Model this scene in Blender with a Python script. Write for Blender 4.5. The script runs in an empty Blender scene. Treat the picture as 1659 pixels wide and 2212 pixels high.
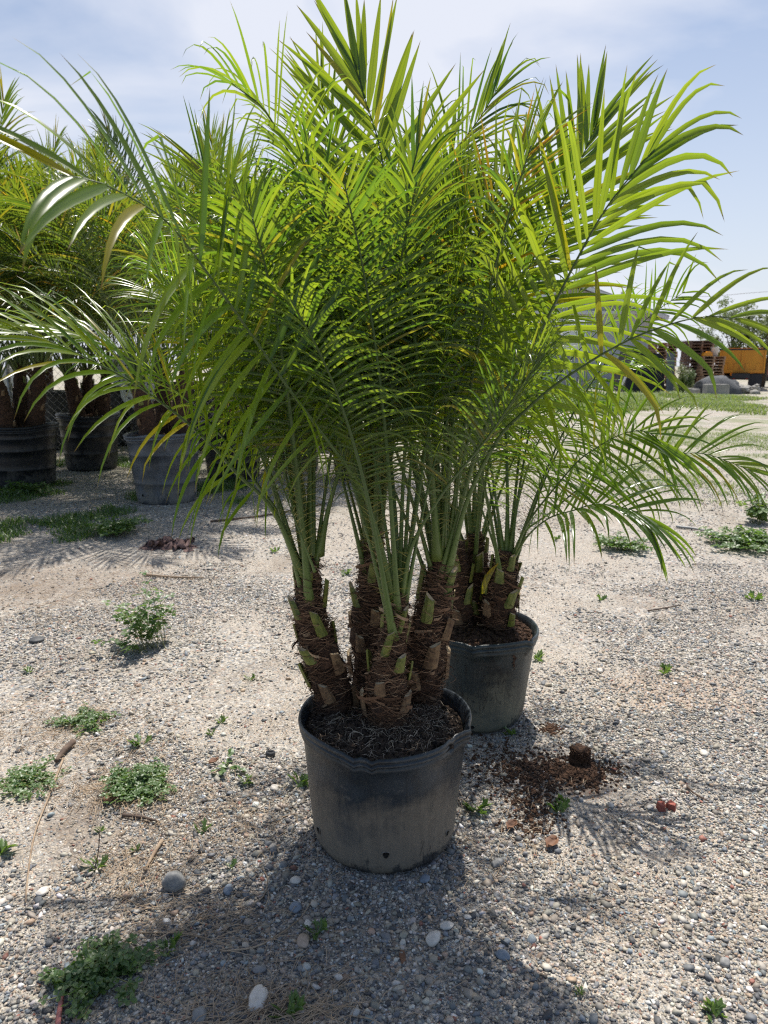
import bpy, math, random
import numpy as np
from mathutils import Vector, Matrix, noise as mn

R = math.radians
PI = math.pi
sc = bpy.context.scene
col = sc.collection

# ------------------------------------------------------------------ camera
CAM_H, PITCH = 1.18, R(11.6)
FPX = 1534.0                      # focal length in pixels of a 1659 x 2212 picture
cam = bpy.data.cameras.new('camera')
cam.sensor_fit = 'VERTICAL'; cam.sensor_height = 36.0
cam.lens = FPX / 2212.0 * 36.0
cam.clip_start = 0.02; cam.clip_end = 3000
cam.dof.use_dof = True; cam.dof.focus_distance = 1.9; cam.dof.aperture_fstop = 7.0
camo = bpy.data.objects.new('camera', cam); col.objects.link(camo)
camo.location = (0, 0, CAM_H); camo.rotation_euler = (R(90) - PITCH, 0, 0)
sc.camera = camo

# ------------------------------------------------------------------ light
SUN_EL, SUN_X = R(67), R(10)      # the sun stands high behind the palms
wd = bpy.data.worlds.new('World'); sc.world = wd; wd.use_nodes = True
nt = wd.node_tree; nt.nodes.clear()
out = nt.nodes.new('ShaderNodeOutputWorld'); bg = nt.nodes.new('ShaderNodeBackground')
sky = nt.nodes.new('ShaderNodeTexSky'); sky.sky_type = 'NISHITA'; sky.sun_disc = False
sky.sun_elevation = SUN_EL; sky.sun_rotation = SUN_X
sky.air_density = 1.0; sky.dust_density = 1.6; sky.ozone_density = 1.5
bg.inputs[1].default_value = 0.105
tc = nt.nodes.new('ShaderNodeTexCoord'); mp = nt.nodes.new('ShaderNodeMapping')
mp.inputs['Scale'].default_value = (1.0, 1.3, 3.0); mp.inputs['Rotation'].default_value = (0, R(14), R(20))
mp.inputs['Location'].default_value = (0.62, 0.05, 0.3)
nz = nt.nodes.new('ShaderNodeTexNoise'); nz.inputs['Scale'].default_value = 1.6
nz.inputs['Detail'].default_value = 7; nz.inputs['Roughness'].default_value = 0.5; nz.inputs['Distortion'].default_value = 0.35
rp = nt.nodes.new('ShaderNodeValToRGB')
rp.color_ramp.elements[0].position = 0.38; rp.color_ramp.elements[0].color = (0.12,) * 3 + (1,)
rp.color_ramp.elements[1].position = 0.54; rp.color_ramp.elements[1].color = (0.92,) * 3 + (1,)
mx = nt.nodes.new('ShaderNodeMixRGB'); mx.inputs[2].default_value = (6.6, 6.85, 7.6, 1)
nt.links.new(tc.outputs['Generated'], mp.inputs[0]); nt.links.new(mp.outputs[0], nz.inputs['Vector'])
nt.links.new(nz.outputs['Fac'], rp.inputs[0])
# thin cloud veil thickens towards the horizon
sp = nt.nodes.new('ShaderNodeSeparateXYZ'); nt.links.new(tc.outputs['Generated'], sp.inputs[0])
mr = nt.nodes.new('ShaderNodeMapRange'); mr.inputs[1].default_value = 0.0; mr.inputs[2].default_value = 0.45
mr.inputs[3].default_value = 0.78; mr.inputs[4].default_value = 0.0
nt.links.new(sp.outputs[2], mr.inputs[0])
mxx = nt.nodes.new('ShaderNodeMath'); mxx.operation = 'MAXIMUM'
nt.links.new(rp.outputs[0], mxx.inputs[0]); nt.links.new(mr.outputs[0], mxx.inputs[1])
# veil is shaped to dim the fill light: kept in front, cleared overhead and behind
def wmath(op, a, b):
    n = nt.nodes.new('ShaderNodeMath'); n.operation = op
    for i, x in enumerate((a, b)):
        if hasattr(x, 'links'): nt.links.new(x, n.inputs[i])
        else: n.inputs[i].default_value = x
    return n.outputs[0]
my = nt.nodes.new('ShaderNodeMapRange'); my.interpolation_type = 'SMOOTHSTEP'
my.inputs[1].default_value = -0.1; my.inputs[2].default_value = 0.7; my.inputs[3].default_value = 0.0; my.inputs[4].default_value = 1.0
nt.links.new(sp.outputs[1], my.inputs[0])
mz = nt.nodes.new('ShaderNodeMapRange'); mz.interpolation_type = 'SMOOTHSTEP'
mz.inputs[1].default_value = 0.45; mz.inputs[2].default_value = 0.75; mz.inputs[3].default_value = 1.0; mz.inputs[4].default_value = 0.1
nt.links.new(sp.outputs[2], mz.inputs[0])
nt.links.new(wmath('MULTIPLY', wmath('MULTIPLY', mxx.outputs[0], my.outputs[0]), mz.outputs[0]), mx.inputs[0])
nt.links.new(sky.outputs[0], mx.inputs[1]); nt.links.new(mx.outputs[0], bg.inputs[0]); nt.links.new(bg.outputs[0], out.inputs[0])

sl = bpy.data.lights.new('sun', 'SUN'); sl.energy = 5.0; sl.angle = R(0.53); sl.color = (1.0, 0.955, 0.88)
so = bpy.data.objects.new('sun', sl); col.objects.link(so)
sdir = Vector((math.sin(SUN_X) * math.cos(SUN_EL), math.cos(SUN_X) * math.cos(SUN_EL), math.sin(SUN_EL)))
so.rotation_euler = sdir.to_track_quat('Z', 'Y').to_euler(); so.location = (0, 0, 20)

sc.view_settings.view_transform = 'Standard'; sc.view_settings.look = 'None'
sc.view_settings.exposure = 0.28; sc.view_settings.gamma = 1.0
sc.render.engine = 'CYCLES'; sc.cycles.filter_width = 1.25; sc.cycles.use_denoising = False
cy = sc.cycles
cy.max_bounces = 8; cy.diffuse_bounces = 5; cy.glossy_bounces = 3; cy.transmission_bounces = 4; cy.transparent_max_bounces = 8

# ------------------------------------------------------------------ pixels to places
CP, SP_ = math.cos(PITCH), math.sin(PITCH)
def ray(px, py):
    xc = (px - 829.5) / FPX; yc = (1106 - py) / FPX
    return Vector((xc, CP + yc * SP_, -SP_ + yc * CP))
def at(px, py, Y):
    d = ray(px, py); t = Y / d.y
    return Vector((d.x * t, Y, CAM_H + d.z * t))
def gp(px, py, z=0.0):
    d = ray(px, py); t = (z - CAM_H) / d.z
    return Vector((d.x * t, d.y * t, z))
def gz(x, y):
    """height of the ground"""
    k = min(1.0, max(0.0, (y - 0.3)))
    return k * (0.012 * mn.noise(Vector((x * 0.9, y * 0.9, 3.1))) + 0.006 * mn.noise(Vector((x * 3.1, y * 3.1, 7.7))))

# ------------------------------------------------------------------ object helpers
def tag(o, label=None, cat=None, group=None, kind=None):
    if label: o['label'] = label
    if cat: o['category'] = cat
    if group: o['group'] = group
    if kind: o['kind'] = kind
    return o
def empty(name, loc=(0, 0, 0), rz=0.0):
    o = bpy.data.objects.new(name, None); col.objects.link(o)
    o.location = loc; o.rotation_euler = (0, 0, rz); o.empty_display_size = 0.1
    return o
class MB:
    def __init__(s): s.v = []; s.f = []; s.m = []; s.c = []; s.off = Vector((0, 0, 0))
    def vert(s, p, c=(0, 0, 0, 0)):
        s.v.append((p[0], p[1], p[2])); s.c.append(c); return len(s.v) - 1
    def face(s, idx, m=0): s.f.append(tuple(idx)); s.m.append(m)
    def box(s, c, size, rot=None, m=0, col=(0.5, 0, 0, 0), taper=1.0):
        h = [x / 2 for x in size]; ids = []
        for z in (-1, 1):
            k = taper if z > 0 else 1.0
            for x, y in ((-1, -1), (1, -1), (1, 1), (-1, 1)):
                p = Vector((x * h[0] * k, y * h[1] * k, z * h[2]))
                if rot is not None: p = rot @ p
                ids.append(s.vert(p + Vector(c), col))
        for q in ((3, 2, 1, 0), (4, 5, 6, 7), (0, 1, 5, 4), (1, 2, 6, 5), (2, 3, 7, 6), (3, 0, 4, 7)):
            s.face([ids[i] for i in q], m)
    def tube(s, pts, rad, n=6, m=0, col=(0.5, 0, 0, 0), cap=True, flat=1.0, S=None):
        rings = []
        L = len(pts)
        ref = S
        for i, p in enumerate(pts):
            t = (pts[min(i + 1, L - 1)] - pts[max(i - 1, 0)])
            if t.length < 1e-9: t = Vector((0, 0, 1))
            t = t.normalized()
            if ref is None: ref = t.orthogonal().normalized()
            a = (ref - t * ref.dot(t))
            a = a.normalized() if a.length > 1e-6 else t.orthogonal().normalized()
            ref = a; b = t.cross(a)
            r = rad[i] if hasattr(rad, '__len__') else rad
            ring = []
            for k in range(n):
                an = 2 * PI * k / n
                ring.append(s.vert(p + a * (r * math.cos(an)) + b * (r * flat * math.sin(an)), (col[0], i / max(1, L - 1), col[2], col[3])))
            rings.append(ring)
        for i in range(L - 1):
            for k in range(n):
                s.face((rings[i][k], rings[i][(k + 1) % n], rings[i + 1][(k + 1) % n], rings[i + 1][k]), m)
        if cap:
            s.face(rings[0][::-1], m); s.face(rings[-1], m)
    def lathe(s, prof, n=48, m=0, warp=None, col=(0.5, 0, 0, 0), z0=0):
        rings = []
        for (r, z) in prof:
            ring = []
            for k in range(n):
                a = 2 * PI * k / n
                p = Vector((r * math.cos(a), r * math.sin(a), z + z0))
                if warp: p = warp(p, a)
                ring.append(s.vert(p, col))
            rings.append(ring)
        for i in range(len(prof) - 1):
            for k in range(n):
                s.face((rings[i][k], rings[i][(k + 1) % n], rings[i + 1][(k + 1) % n], rings[i + 1][k]), m)
        return rings
    def build(s, name, mats, parent=None, smooth=True, loc=None):
        me = bpy.data.meshes.new(name)
        me.from_pydata(s.v, [], s.f)
        if not isinstance(mats, (list, tuple)): mats = [mats]
        for m in mats: me.materials.append(m)
        n = len(s.f)
        me.polygons.foreach_set('material_index', np.array(s.m, dtype=np.int32))
        me.polygons.foreach_set('use_smooth', np.full(n, smooth, dtype=bool))
        at_ = me.color_attributes.new('tint', 'FLOAT_COLOR', 'POINT')
        at_.data.foreach_set('color', np.array(s.c, dtype=np.float32).ravel())
        me.update()
        o = bpy.data.objects.new(name, me); col.objects.link(o)
        if parent is not None: o.parent = parent
        if loc is not None: o.location = loc
        return o

# ------------------------------------------------------------------ material helpers
def mat(name):
    m = bpy.data.materials.new(name); m.use_nodes = True
    t = m.node_tree; t.nodes.clear()
    o = t.nodes.new('ShaderNodeOutputMaterial'); p = t.nodes.new('ShaderNodeBsdfPrincipled')
    t.links.new(p.outputs[0], o.inputs[0])
    return m, t, p, o
def N(t, kind, **kw):
    n = t.nodes.new(kind)
    for k, v in kw.items(): setattr(n, k, v)
    return n
def L(t, a, b): t.links.new(a, b)
def ramp(t, stops, interp='LINEAR'):
    n = t.nodes.new('ShaderNodeValToRGB'); cr = n.color_ramp; cr.interpolation = interp
    while len(cr.elements) < len(stops): cr.elements.new(0.5)
    for e, (p, c) in zip(cr.elements, stops):
        e.position = p; e.color = (c[0], c[1], c[2], 1) if hasattr(c, '__len__') else (c, c, c, 1)
    return n
def noise(t, scale, detail=4, rough=0.5, dist=0.0, vec=None, coord='Object'):
    n = t.nodes.new('ShaderNodeTexNoise'); n.inputs['Scale'].default_value = scale
    n.inputs['Detail'].default_value = detail; n.inputs['Roughness'].default_value = rough; n.inputs['Distortion'].default_value = dist
    if vec is None:
        c = t.nodes.new('ShaderNodeTexCoord'); vec = c.outputs[coord]
    L(t, vec, n.inputs['Vector']); return n
def mix(t, fac, a, b, blend='MIX'):
    n = t.nodes.new('ShaderNodeMixRGB'); n.blend_type = blend
    for i, x in enumerate((fac, a, b)):
        if hasattr(x, 'is_linked') or hasattr(x, 'links'): L(t, x, n.inputs[i])
        elif hasattr(x, '__len__'): n.inputs[i].default_value = (x[0], x[1], x[2], 1)
        else: n.inputs[i].default_value = x if i == 0 else (x, x, x, 1)
    return n.outputs[0]
def math_(t, op, a, b=0.0, clamp=False):
    n = t.nodes.new('ShaderNodeMath'); n.operation = op; n.use_clamp = clamp
    for i, x in enumerate((a, b)):
        if hasattr(x, 'links'): L(t, x, n.inputs[i])
        else: n.inputs[i].default_value = x
    return n.outputs[0]
def bump(t, p, h, strength=0.5, dist=0.01):
    b = t.nodes.new('ShaderNodeBump'); b.inputs['Strength'].default_value = strength; b.inputs['Distance'].default_value = dist
    L(t, h, b.inputs['Height']); L(t, b.outputs[0], p.inputs['Normal']); return b
def simple(name, c1, c2, scale=8, rough=0.7, bumps=0.3, bscale=60, bdist=0.003, metal=0.0, spec=0.5):
    m, t, p, o = mat(name)
    n = noise(t, scale, 6, 0.6); r = ramp(t, [(0.3, c1), (0.7, c2)]); L(t, n.outputs['Fac'], r.inputs[0]); L(t, r.outputs[0], p.inputs['Base Color'])
    p.inputs['Roughness'].default_value = rough; p.inputs['Metallic'].default_value = metal
    p.inputs['Specular IOR Level'].default_value = spec
    if bumps: 
        n2 = noise(t, bscale, 5, 0.6); bump(t, p, n2.outputs['Fac'], bumps, bdist)
    return m
def tint(t):
    a = t.nodes.new('ShaderNodeAttribute'); a.attribute_name = 'tint'
    s = t.nodes.new('ShaderNodeSeparateColor'); L(t, a.outputs['Color'], s.inputs[0])
    return s.outputs[0], s.outputs[1], s.outputs[2], a.outputs['Alpha']

def leaf_mat(name, g1, g2, tr1, tr2, trw=0.5, rough=0.29, tips=True):
    m, t, p, o = mat(name)
    r, g, b, a = tint(t)
    base = mix(t, r, g1, g2); tr = mix(t, r, tr1, tr2)
    nz_ = noise(t, 35, 3, 0.5)
    base = mix(t, math_(t, 'MULTIPLY', nz_.outputs['Fac'], 0.35), base, g2)
    if tips:
        # yellowed leaflets and dry brown ends
        ysel = math_(t, 'MULTIPLY', b, 1.0, True)
        base = mix(t, ysel, base, (0.42, 0.26, 0.02)); tr = mix(t, ysel, tr, (0.85, 0.50, 0.02))
        tip = ramp(t, [(0.90, 0.0), (0.97, 1.0)]); L(t, g, tip.inputs[0])
        dry = math_(t, 'MULTIPLY', tip.outputs[0], 0.75)
        base = mix(t, dry, base, (0.16, 0.08, 0.03)); tr = mix(t, dry, tr, (0.25, 0.10, 0.03))
        # pale line of the fold
        rib = ramp(t, [(0.80, 0.0), (1.0, 1.0)]); L(t, a, rib.inputs[0])
        tr = mix(t, math_(t, 'MULTIPLY', rib.outputs[0], 0.55), tr, (0.16, 0.24, 0.02))
    L(t, base, p.inputs['Base Color']); p.inputs['Roughness'].default_value = rough
    p.inputs['Specular IOR Level'].default_value = 0.85
    tb = N(t, 'ShaderNodeBsdfTranslucent'); L(t, tr, tb.inputs[0])
    ms = N(t, 'ShaderNodeMixShader'); ms.inputs[0].default_value = trw
    L(t, p.outputs[0], ms.inputs[1]); L(t, tb.outputs[0], ms.inputs[2]); L(t, ms.outputs[0], o.inputs[0])
    return m

M = {}
M['leaf'] = leaf_mat('palm_leaf', (0.026, 0.066, 0.016), (0.055, 0.10, 0.020), (0.17, 0.34, 0.014), (0.44, 0.56, 0.022), 0.50)
M['leaf_far'] = leaf_mat('palm_leaf_far', (0.035, 0.085, 0.018), (0.075, 0.125, 0.03), (0.13, 0.24, 0.015), (0.36, 0.42, 0.025), 0.42, 0.30)
M['weed'] = leaf_mat('weed_leaf', (0.05, 0.11, 0.03), (0.11, 0.18, 0.05), (0.14, 0.30, 0.03), (0.28, 0.44, 0.05), 0.33, 0.45, False)
M['grass'] = leaf_mat('grass_blade', (0.07, 0.13, 0.03), (0.15, 0.20, 0.05), (0.20, 0.34, 0.04), (0.36, 0.42, 0.07), 0.35, 0.55, False)
M['treeleaf'] = leaf_mat('tree_leaf', (0.06, 0.11, 0.03), (0.14, 0.17, 0.05), (0.20, 0.34, 0.04), (0.36, 0.42, 0.08), 0.35, 0.5, False)

m, t, p, o = mat('petiole')          # green stalk, paler towards its base
r, g, b, a = tint(t)
c = ramp(t, [(0.0, (0.19, 0.25, 0.06)), (0.12, (0.13, 0.20, 0.045)), (0.5, (0.065, 0.12, 0.03)), (1.0, (0.055, 0.10, 0.02))]); L(t, g, c.inputs[0])
n_ = noise(t, 60, 4); c2 = mix(t, math_(t, 'MULTIPLY', n_.outputs['Fac'], 0.5), c.outputs[0], (0.06, 0.09, 0.03))
c2 = mix(t, b, c2, (0.35, 0.30, 0.07))
L(t, c2, p.inputs['Base Color']); p.inputs['Roughness'].default_value = 0.42
M['petiole'] = m

m, t, p, o = mat('fibre')
r, g, b, a = tint(t)
c = ramp(t, [(0.0, (0.05, 0.026, 0.015)), (0.5, (0.16, 0.085, 0.048)), (0.85, (0.30, 0.18, 0.11)), (1.0, (0.46, 0.33, 0.21))]); L(t, r, c.inputs[0])
L(t, c.outputs[0], p.inputs['Base Color']); p.inputs['Roughness'].default_value = 0.75
M['fibre'] = m
M['bark'] = simple('palm_bark', (0.022, 0.012, 0.008), (0.13, 0.066, 0.036), 60, 0.9, 1.0, 130, 0.012)
M['stub'] = simple('cut_stalk_green', (0.07, 0.11, 0.018), (0.27, 0.27, 0.055), 45, 0.45, 0.3, 160, 0.002)
M['stub_dead'] = simple('cut_stalk_dead', (0.09, 0.05, 0.03), (0.32, 0.20, 0.10), 50, 0.8, 0.6, 150, 0.004)
M['cut'] = simple('cut_end', (0.40, 0.28, 0.16), (0.66, 0.52, 0.34), 90, 0.85, 0.6, 250, 0.002)
M['root'] = simple('root', (0.28, 0.20, 0.14), (0.66, 0.53, 0.39), 40, 0.85, 0)
M['soil'] = simple('potting_soil', (0.016, 0.010, 0.007), (0.10, 0.062, 0.038), 60, 0.95, 1.0, 120, 0.012)
M['mulch'] = simple('bark_mulch', (0.035, 0.017, 0.009), (0.13, 0.065, 0.033), 50, 0.95, 1.0, 120, 0.010)
M['twig'] = simple('dry_twig', (0.22, 0.15, 0.10), (0.42, 0.32, 0.22), 30, 0.85, 0.4, 120, 0.002)
M['darktwig'] = simple('dark_twig', (0.05, 0.035, 0.028), (0.16, 0.11, 0.08), 30, 0.9, 0.6, 120, 0.003)
M['straw'] = simple('straw', (0.26, 0.18, 0.11), (0.50, 0.38, 0.26), 14, 0.8, 0)
M['stem'] = simple('weed_stem', (0.14, 0.18, 0.05), (0.26, 0.24, 0.09), 20, 0.6, 0)
M['stone_white'] = simple('pale_stone', (0.52, 0.46, 0.39), (0.76, 0.71, 0.64), 40, 0.6, 0.4, 120, 0.003)
M['stone_grey'] = simple('grey_stone', (0.16, 0.16, 0.16), (0.34, 0.33, 0.31), 40, 0.65, 0.5, 120, 0.003)
M['stone_blue'] = simple('blue_grey_stone', (0.13, 0.16, 0.20), (0.27, 0.31, 0.36), 40, 0.6, 0.4, 120, 0.002)
M['stone_dark'] = simple('dark_stone', (0.04, 0.042, 0.045), (0.12, 0.12, 0.12), 40, 0.65, 0.5, 120, 0.003)
M['stone_tan'] = simple('tan_stone', (0.34, 0.25, 0.18), (0.52, 0.40, 0.31), 40, 0.65, 0.4, 120, 0.003)
M['brick'] = simple('red_brick', (0.27, 0.07, 0.05), (0.40, 0.13, 0.09), 60, 0.85, 0.5, 200, 0.002)
M['rubber_red'] = simple('faded_red_rubber', (0.30, 0.09, 0.08), (0.46, 0.17, 0.15), 30, 0.6, 0.2)
M['black_plastic'] = simple('black_plastic', (0.012, 0.013, 0.015), (0.04, 0.042, 0.046), 14, 0.5, 0.2, 40, 0.002)
M['hole'] = simple('hole_dark', (0.004, 0.004, 0.004), (0.010, 0.009, 0.008), 20, 0.95, 0)
M['galv'] = simple('galvanised_wire', (0.22, 0.22, 0.22), (0.36, 0.36, 0.36), 10, 0.45, 0, metal=0.7)
M['white_plastic'] = simple('white_plastic', (0.62, 0.64, 0.66), (0.78, 0.80, 0.82), 5, 0.45, 0)
M['red_plastic'] = simple('red_plastic', (0.35, 0.03, 0.03), (0.5, 0.06, 0.05), 5, 0.45, 0)
M['wood_old'] = simple('old_pallet_wood', (0.12, 0.065, 0.045), (0.30, 0.18, 0.12), 6, 0.9, 0.4, 60)
M['wood_new'] = simple('fresh_pallet_wood', (0.30, 0.17, 0.10), (0.50, 0.32, 0.20), 6, 0.9, 0.4, 60)
M['concrete'] = simple('concrete', (0.24, 0.23, 0.21), (0.40, 0.38, 0.34), 3, 0.9, 0.4, 30, 0.01)
M['truck_orange'] = simple('truck_orange', (0.62, 0.24, 0.015), (0.74, 0.32, 0.02), 2, 0.45, 0)
M['truck_black'] = simple('truck_black', (0.012, 0.013, 0.02), (0.035, 0.036, 0.045), 2, 0.6, 0)
M['tarp'] = simple('grey_netting', (0.06, 0.062, 0.068), (0.14, 0.145, 0.15), 6, 0.85, 0.8, 25, 0.05)
M['black_cloth'] = simple('black_shade_cloth', (0.006, 0.007, 0.010), (0.020, 0.021, 0.027), 1.5, 0.8, 0)
M['zinc'] = simple('corrugated_zinc', (0.16, 0.18, 0.19), (0.32, 0.34, 0.35), 2, 0.55, 0, metal=0.4)
M['brown_leaf'] = simple('dry_leaf', (0.12, 0.055, 0.03), (0.24, 0.12, 0.065), 40, 0.7, 0.4)
M['tree_bark'] = simple('tree_bark', (0.05, 0.04, 0.03), (0.14, 0.11, 0.09), 5, 0.9, 0.5, 30, 0.02)
M['hose'] = simple('grey_strip', (0.16, 0.17, 0.17), (0.28, 0.29, 0.29), 10, 0.5, 0)

def pot_material(name, h, fade, dustcol, dirt_top):
    """weathered black plastic; dried mud climbs the lower wall"""
    m, t, p, o = mat(name)
    co = N(t, 'ShaderNodeTexCoord'); s = N(t, 'ShaderNodeSeparateXYZ'); L(t, co.outputs['Object'], s.inputs[0])
    n1 = noise(t, 7, 6, 0.62, 0.4); n2 = noise(t, 40, 6, 0.7); n1r = ramp(t, [(0.36, 0.0), (0.66, 1.0)]); L(t, n1.outputs['Fac'], n1r.inputs[0])
    base = mix(t, n1r.outputs[0], [c * 0.5 for c in fade], [c * 1.5 for c in fade])
    sc_ = N(t, 'ShaderNodeMapping'); sc_.inputs['Scale'].default_value = (30, 30, 3.5); sc_.inputs['Rotation'].default_value = (0.3, 0.25, 0); L(t, co.outputs['Object'], sc_.inputs[0])
    n3 = noise(t, 1.5, 5, 0.7, 1.2, vec=sc_.outputs[0])
    scr = ramp(t, [(0.60, 0.0), (0.66, 1.0)]); L(t, n3.outputs['Fac'], scr.inputs[0])
    base = mix(t, math_(t, 'MULTIPLY', scr.outputs[0], 0.35), base, (0.015, 0.016, 0.018))
    spk = ramp(t, [(0.58, 0.0), (0.68, 1.0)]); L(t, n2.outputs['Fac'], spk.inputs[0])
    base = mix(t, math_(t, 'MULTIPLY', spk.outputs[0], 0.35), base, (0.20, 0.19, 0.17))
    m4 = N(t, 'ShaderNodeMapping'); m4.inputs['Scale'].default_value = (26, 26, 7); m4.inputs['Rotation'].default_value = (0.9, 0.5, 0.2); L(t, co.outputs['Object'], m4.inputs[0])
    n4 = noise(t, 1.3, 3, 0.6, 2.0, vec=m4.outputs[0]); ln4 = ramp(t, [(0.475, 0.0), (0.492, 1.0), (0.508, 1.0), (0.525, 0.0)]); L(t, n4.outputs['Fac'], ln4.inputs[0])
    n5 = noise(t, 5, 3); g5 = ramp(t, [(0.47, 0.0), (0.55, 1.0)]); L(t, n5.outputs['Fac'], g5.inputs[0])
    lines = math_(t, 'MULTIPLY', ln4.outputs[0], g5.outputs[0])
    zz = math_(t, 'DIVIDE', s.outputs[2], h)
    w = math_(t, 'ADD', zz, math_(t, 'MULTIPLY', math_(t, 'SUBTRACT', n1.outputs['Fac'], 0.5), 1.3))
    w = math_(t, 'ADD', w, math_(t, 'MULTIPLY', math_(t, 'SUBTRACT', n3.outputs['Fac'], 0.5), 0.35))
    d = ramp(t, [(0.02, 0.15), (0.10, 1.0), (dirt_top * 0.55, 0.85), (dirt_top * 1.1, 0.0)]); L(t, w, d.inputs[0])
    base = mix(t, math_(t, 'MULTIPLY', d.outputs[0], 0.75), base, dustcol)
    base = mix(t, math_(t, 'MULTIPLY', lines, 0.8), base, (0.012, 0.012, 0.013))
    L(t, base, p.inputs['Base Color'])
    m6 = N(t, 'ShaderNodeMapping'); m6.inputs['Scale'].default_value = (55, 55, 5); L(t, co.outputs['Object'], m6.inputs[0]); n6 = noise(t, 1.0, 4, 0.7, 0.6, vec=m6.outputs[0])
    k6 = ramp(t, [(0.30, 0.88), (0.70, 1.14)]); L(t, n6.outputs['Fac'], k6.inputs[0]); base = mix(t, 1.0, base, k6.outputs[0], 'MULTIPLY'); L(t, base, p.inputs['Base Color'])
    rr = math_(t, 'ADD', math_(t, 'MULTIPLY', d.outputs[0], 0.3), 0.36); L(t, rr, p.inputs['Roughness'])
    hh = math_(t, 'ADD', n2.outputs['Fac'], math_(t, 'MULTIPLY', n3.outputs['Fac'], 1.0)); bump(t, p, hh, 0.45, 0.002)
    return m
M['pot_a'] = pot_material('pot_weathered', 0.328, (0.030, 0.038, 0.046), (0.28, 0.235, 0.18), 0.60)
M['pot_b'] = pot_material('pot_dark', 0.315, (0.034, 0.046, 0.048), (0.24, 0.225, 0.16), 0.52)
M['pot_c'] = pot_material('pot_tall_black', 0.6, (0.010, 0.012, 0.016), (0.09, 0.085, 0.075), 0.26)
M['pot_d'] = pot_material('pot_tall_grey', 0.6, (0.095, 0.105, 0.120), (0.26, 0.235, 0.20), 0.36)

# ------------------------------------------------------------------ ground
PEB = [((0.66, 0.61, 0.53), 19), ((0.52, 0.45, 0.36), 20), ((0.38, 0.34, 0.285), 16), ((0.24, 0.25, 0.26), 14), ((0.14, 0.155, 0.17), 13),
       ((0.07, 0.075, 0.085), 9), ((0.30, 0.35, 0.39), 7), ((0.48, 0.34, 0.24), 6), ((0.36, 0.13, 0.09), 1.2), ((0.80, 0.78, 0.74), 5)]
m, t, p, o = mat('gravel_ground')
co = N(t, 'ShaderNodeTexCoord')
def vor(scale, feat='F1'):
    v = N(t, 'ShaderNodeTexVoronoi'); v.feature = feat; v.inputs['Scale'].default_value = scale
    L(t, co.outputs['Object'], v.inputs['Vector']); return v
v1 = vor(95); v2 = vor(260)
tot = sum(w for _, w in PEB); acc = 0; st = []
for c, w in PEB: st.append((acc / tot, c)); acc += w
s1 = N(t, 'ShaderNodeSeparateColor'); L(t, v1.outputs['Color'], s1.inputs[0]); r1 = ramp(t, st, 'CONSTANT'); L(t, s1.outputs[0], r1.inputs[0])
s2 = N(t, 'ShaderNodeSeparateColor'); L(t, v2.outputs['Color'], s2.inputs[0]); r2 = ramp(t, st, 'CONSTANT'); L(t, s2.outputs[1], r2.inputs[0])
patch = noise(t, 1.1, 5, 0.6, 0.5); pr = ramp(t, [(0.42, 0.0), (0.60, 1.0)]); L(t, patch.outputs['Fac'], pr.inputs[0])
big = noise(t, 0.35, 5, 0.6, 0.3)
sandc = ramp(t, [(0.3, (0.32, 0.265, 0.205)), (0.7, (0.45, 0.375, 0.29))]); L(t, big.outputs['Fac'], sandc.inputs[0])
sand = mix(t, 0.62, sandc.outputs[0], r2.outputs[0])
pebc = mix(t, 0.25, r1.outputs[0], (0.40, 0.37, 0.33))
gc = mix(t, math_(t, 'MULTIPLY', pr.outputs[0], 0.8), sand, pebc)
# dark earth stains and litter patches
st1 = noise(t, 2.3, 6, 0.65, 0.8); sr = ramp(t, [(0.52, 0.0), (0.70, 1.0)]); L(t, st1.outputs['Fac'], sr.inputs[0])
gc = mix(t, math_(t, 'MULTIPLY', sr.outputs[0], 0.55), gc, (0.20, 0.155, 0.115))
gs_ = noise(t, 420, 3, 0.8); gsr = ramp(t, [(0.35, 0.62), (0.62, 1.25)]); L(t, gs_.outputs['Fac'], gsr.inputs[0]); gc = mix(t, 1.0, gc, gsr.outputs[0], 'MULTIPLY')
# bark dust trodden into the gravel beside the pots
def stain(cx, cy, rx, ry, amt, colr):
    global gc
    q = gp(cx, cy); mp_ = N(t, 'ShaderNodeMapping'); mp_.inputs['Location'].default_value = (-q.x / rx, -q.y / ry, 0); mp_.inputs['Scale'].default_value = (1 / rx, 1 / ry, 1); L(t, co.outputs['Object'], mp_.inputs[0])
    ln_ = N(t, 'ShaderNodeVectorMath', operation='LENGTH'); L(t, mp_.outputs[0], ln_.inputs[0])
    nn_ = noise(t, 9, 5, 0.7); e = math_(t, 'ADD', ln_.outputs['Value'], math_(t, 'MULTIPLY', math_(t, 'SUBTRACT', nn_.outputs['Fac'], 0.5), 2.6))
    f = ramp(t, [(0.45, 1.0), (1.0, 0.0)]); L(t, e, f.inputs[0]); gc = mix(t, math_(t, 'MULTIPLY', f.outputs[0], amt), gc, colr)
stain(1195, 1680, 0.20, 0.13, 0.75, (0.10, 0.060, 0.040)); stain(330, 1780, 0.40, 0.20, 0.5, (0.19, 0.145, 0.11)); stain(700, 1990, 0.5, 0.16, 0.5, (0.17, 0.14, 0.115))
stain(110, 1260, 0.8, 0.5, 0.45, (0.22, 0.165, 0.125)); stain(1480, 1500, 0.35, 0.25, 0.35, (0.42, 0.27, 0.17))
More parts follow.
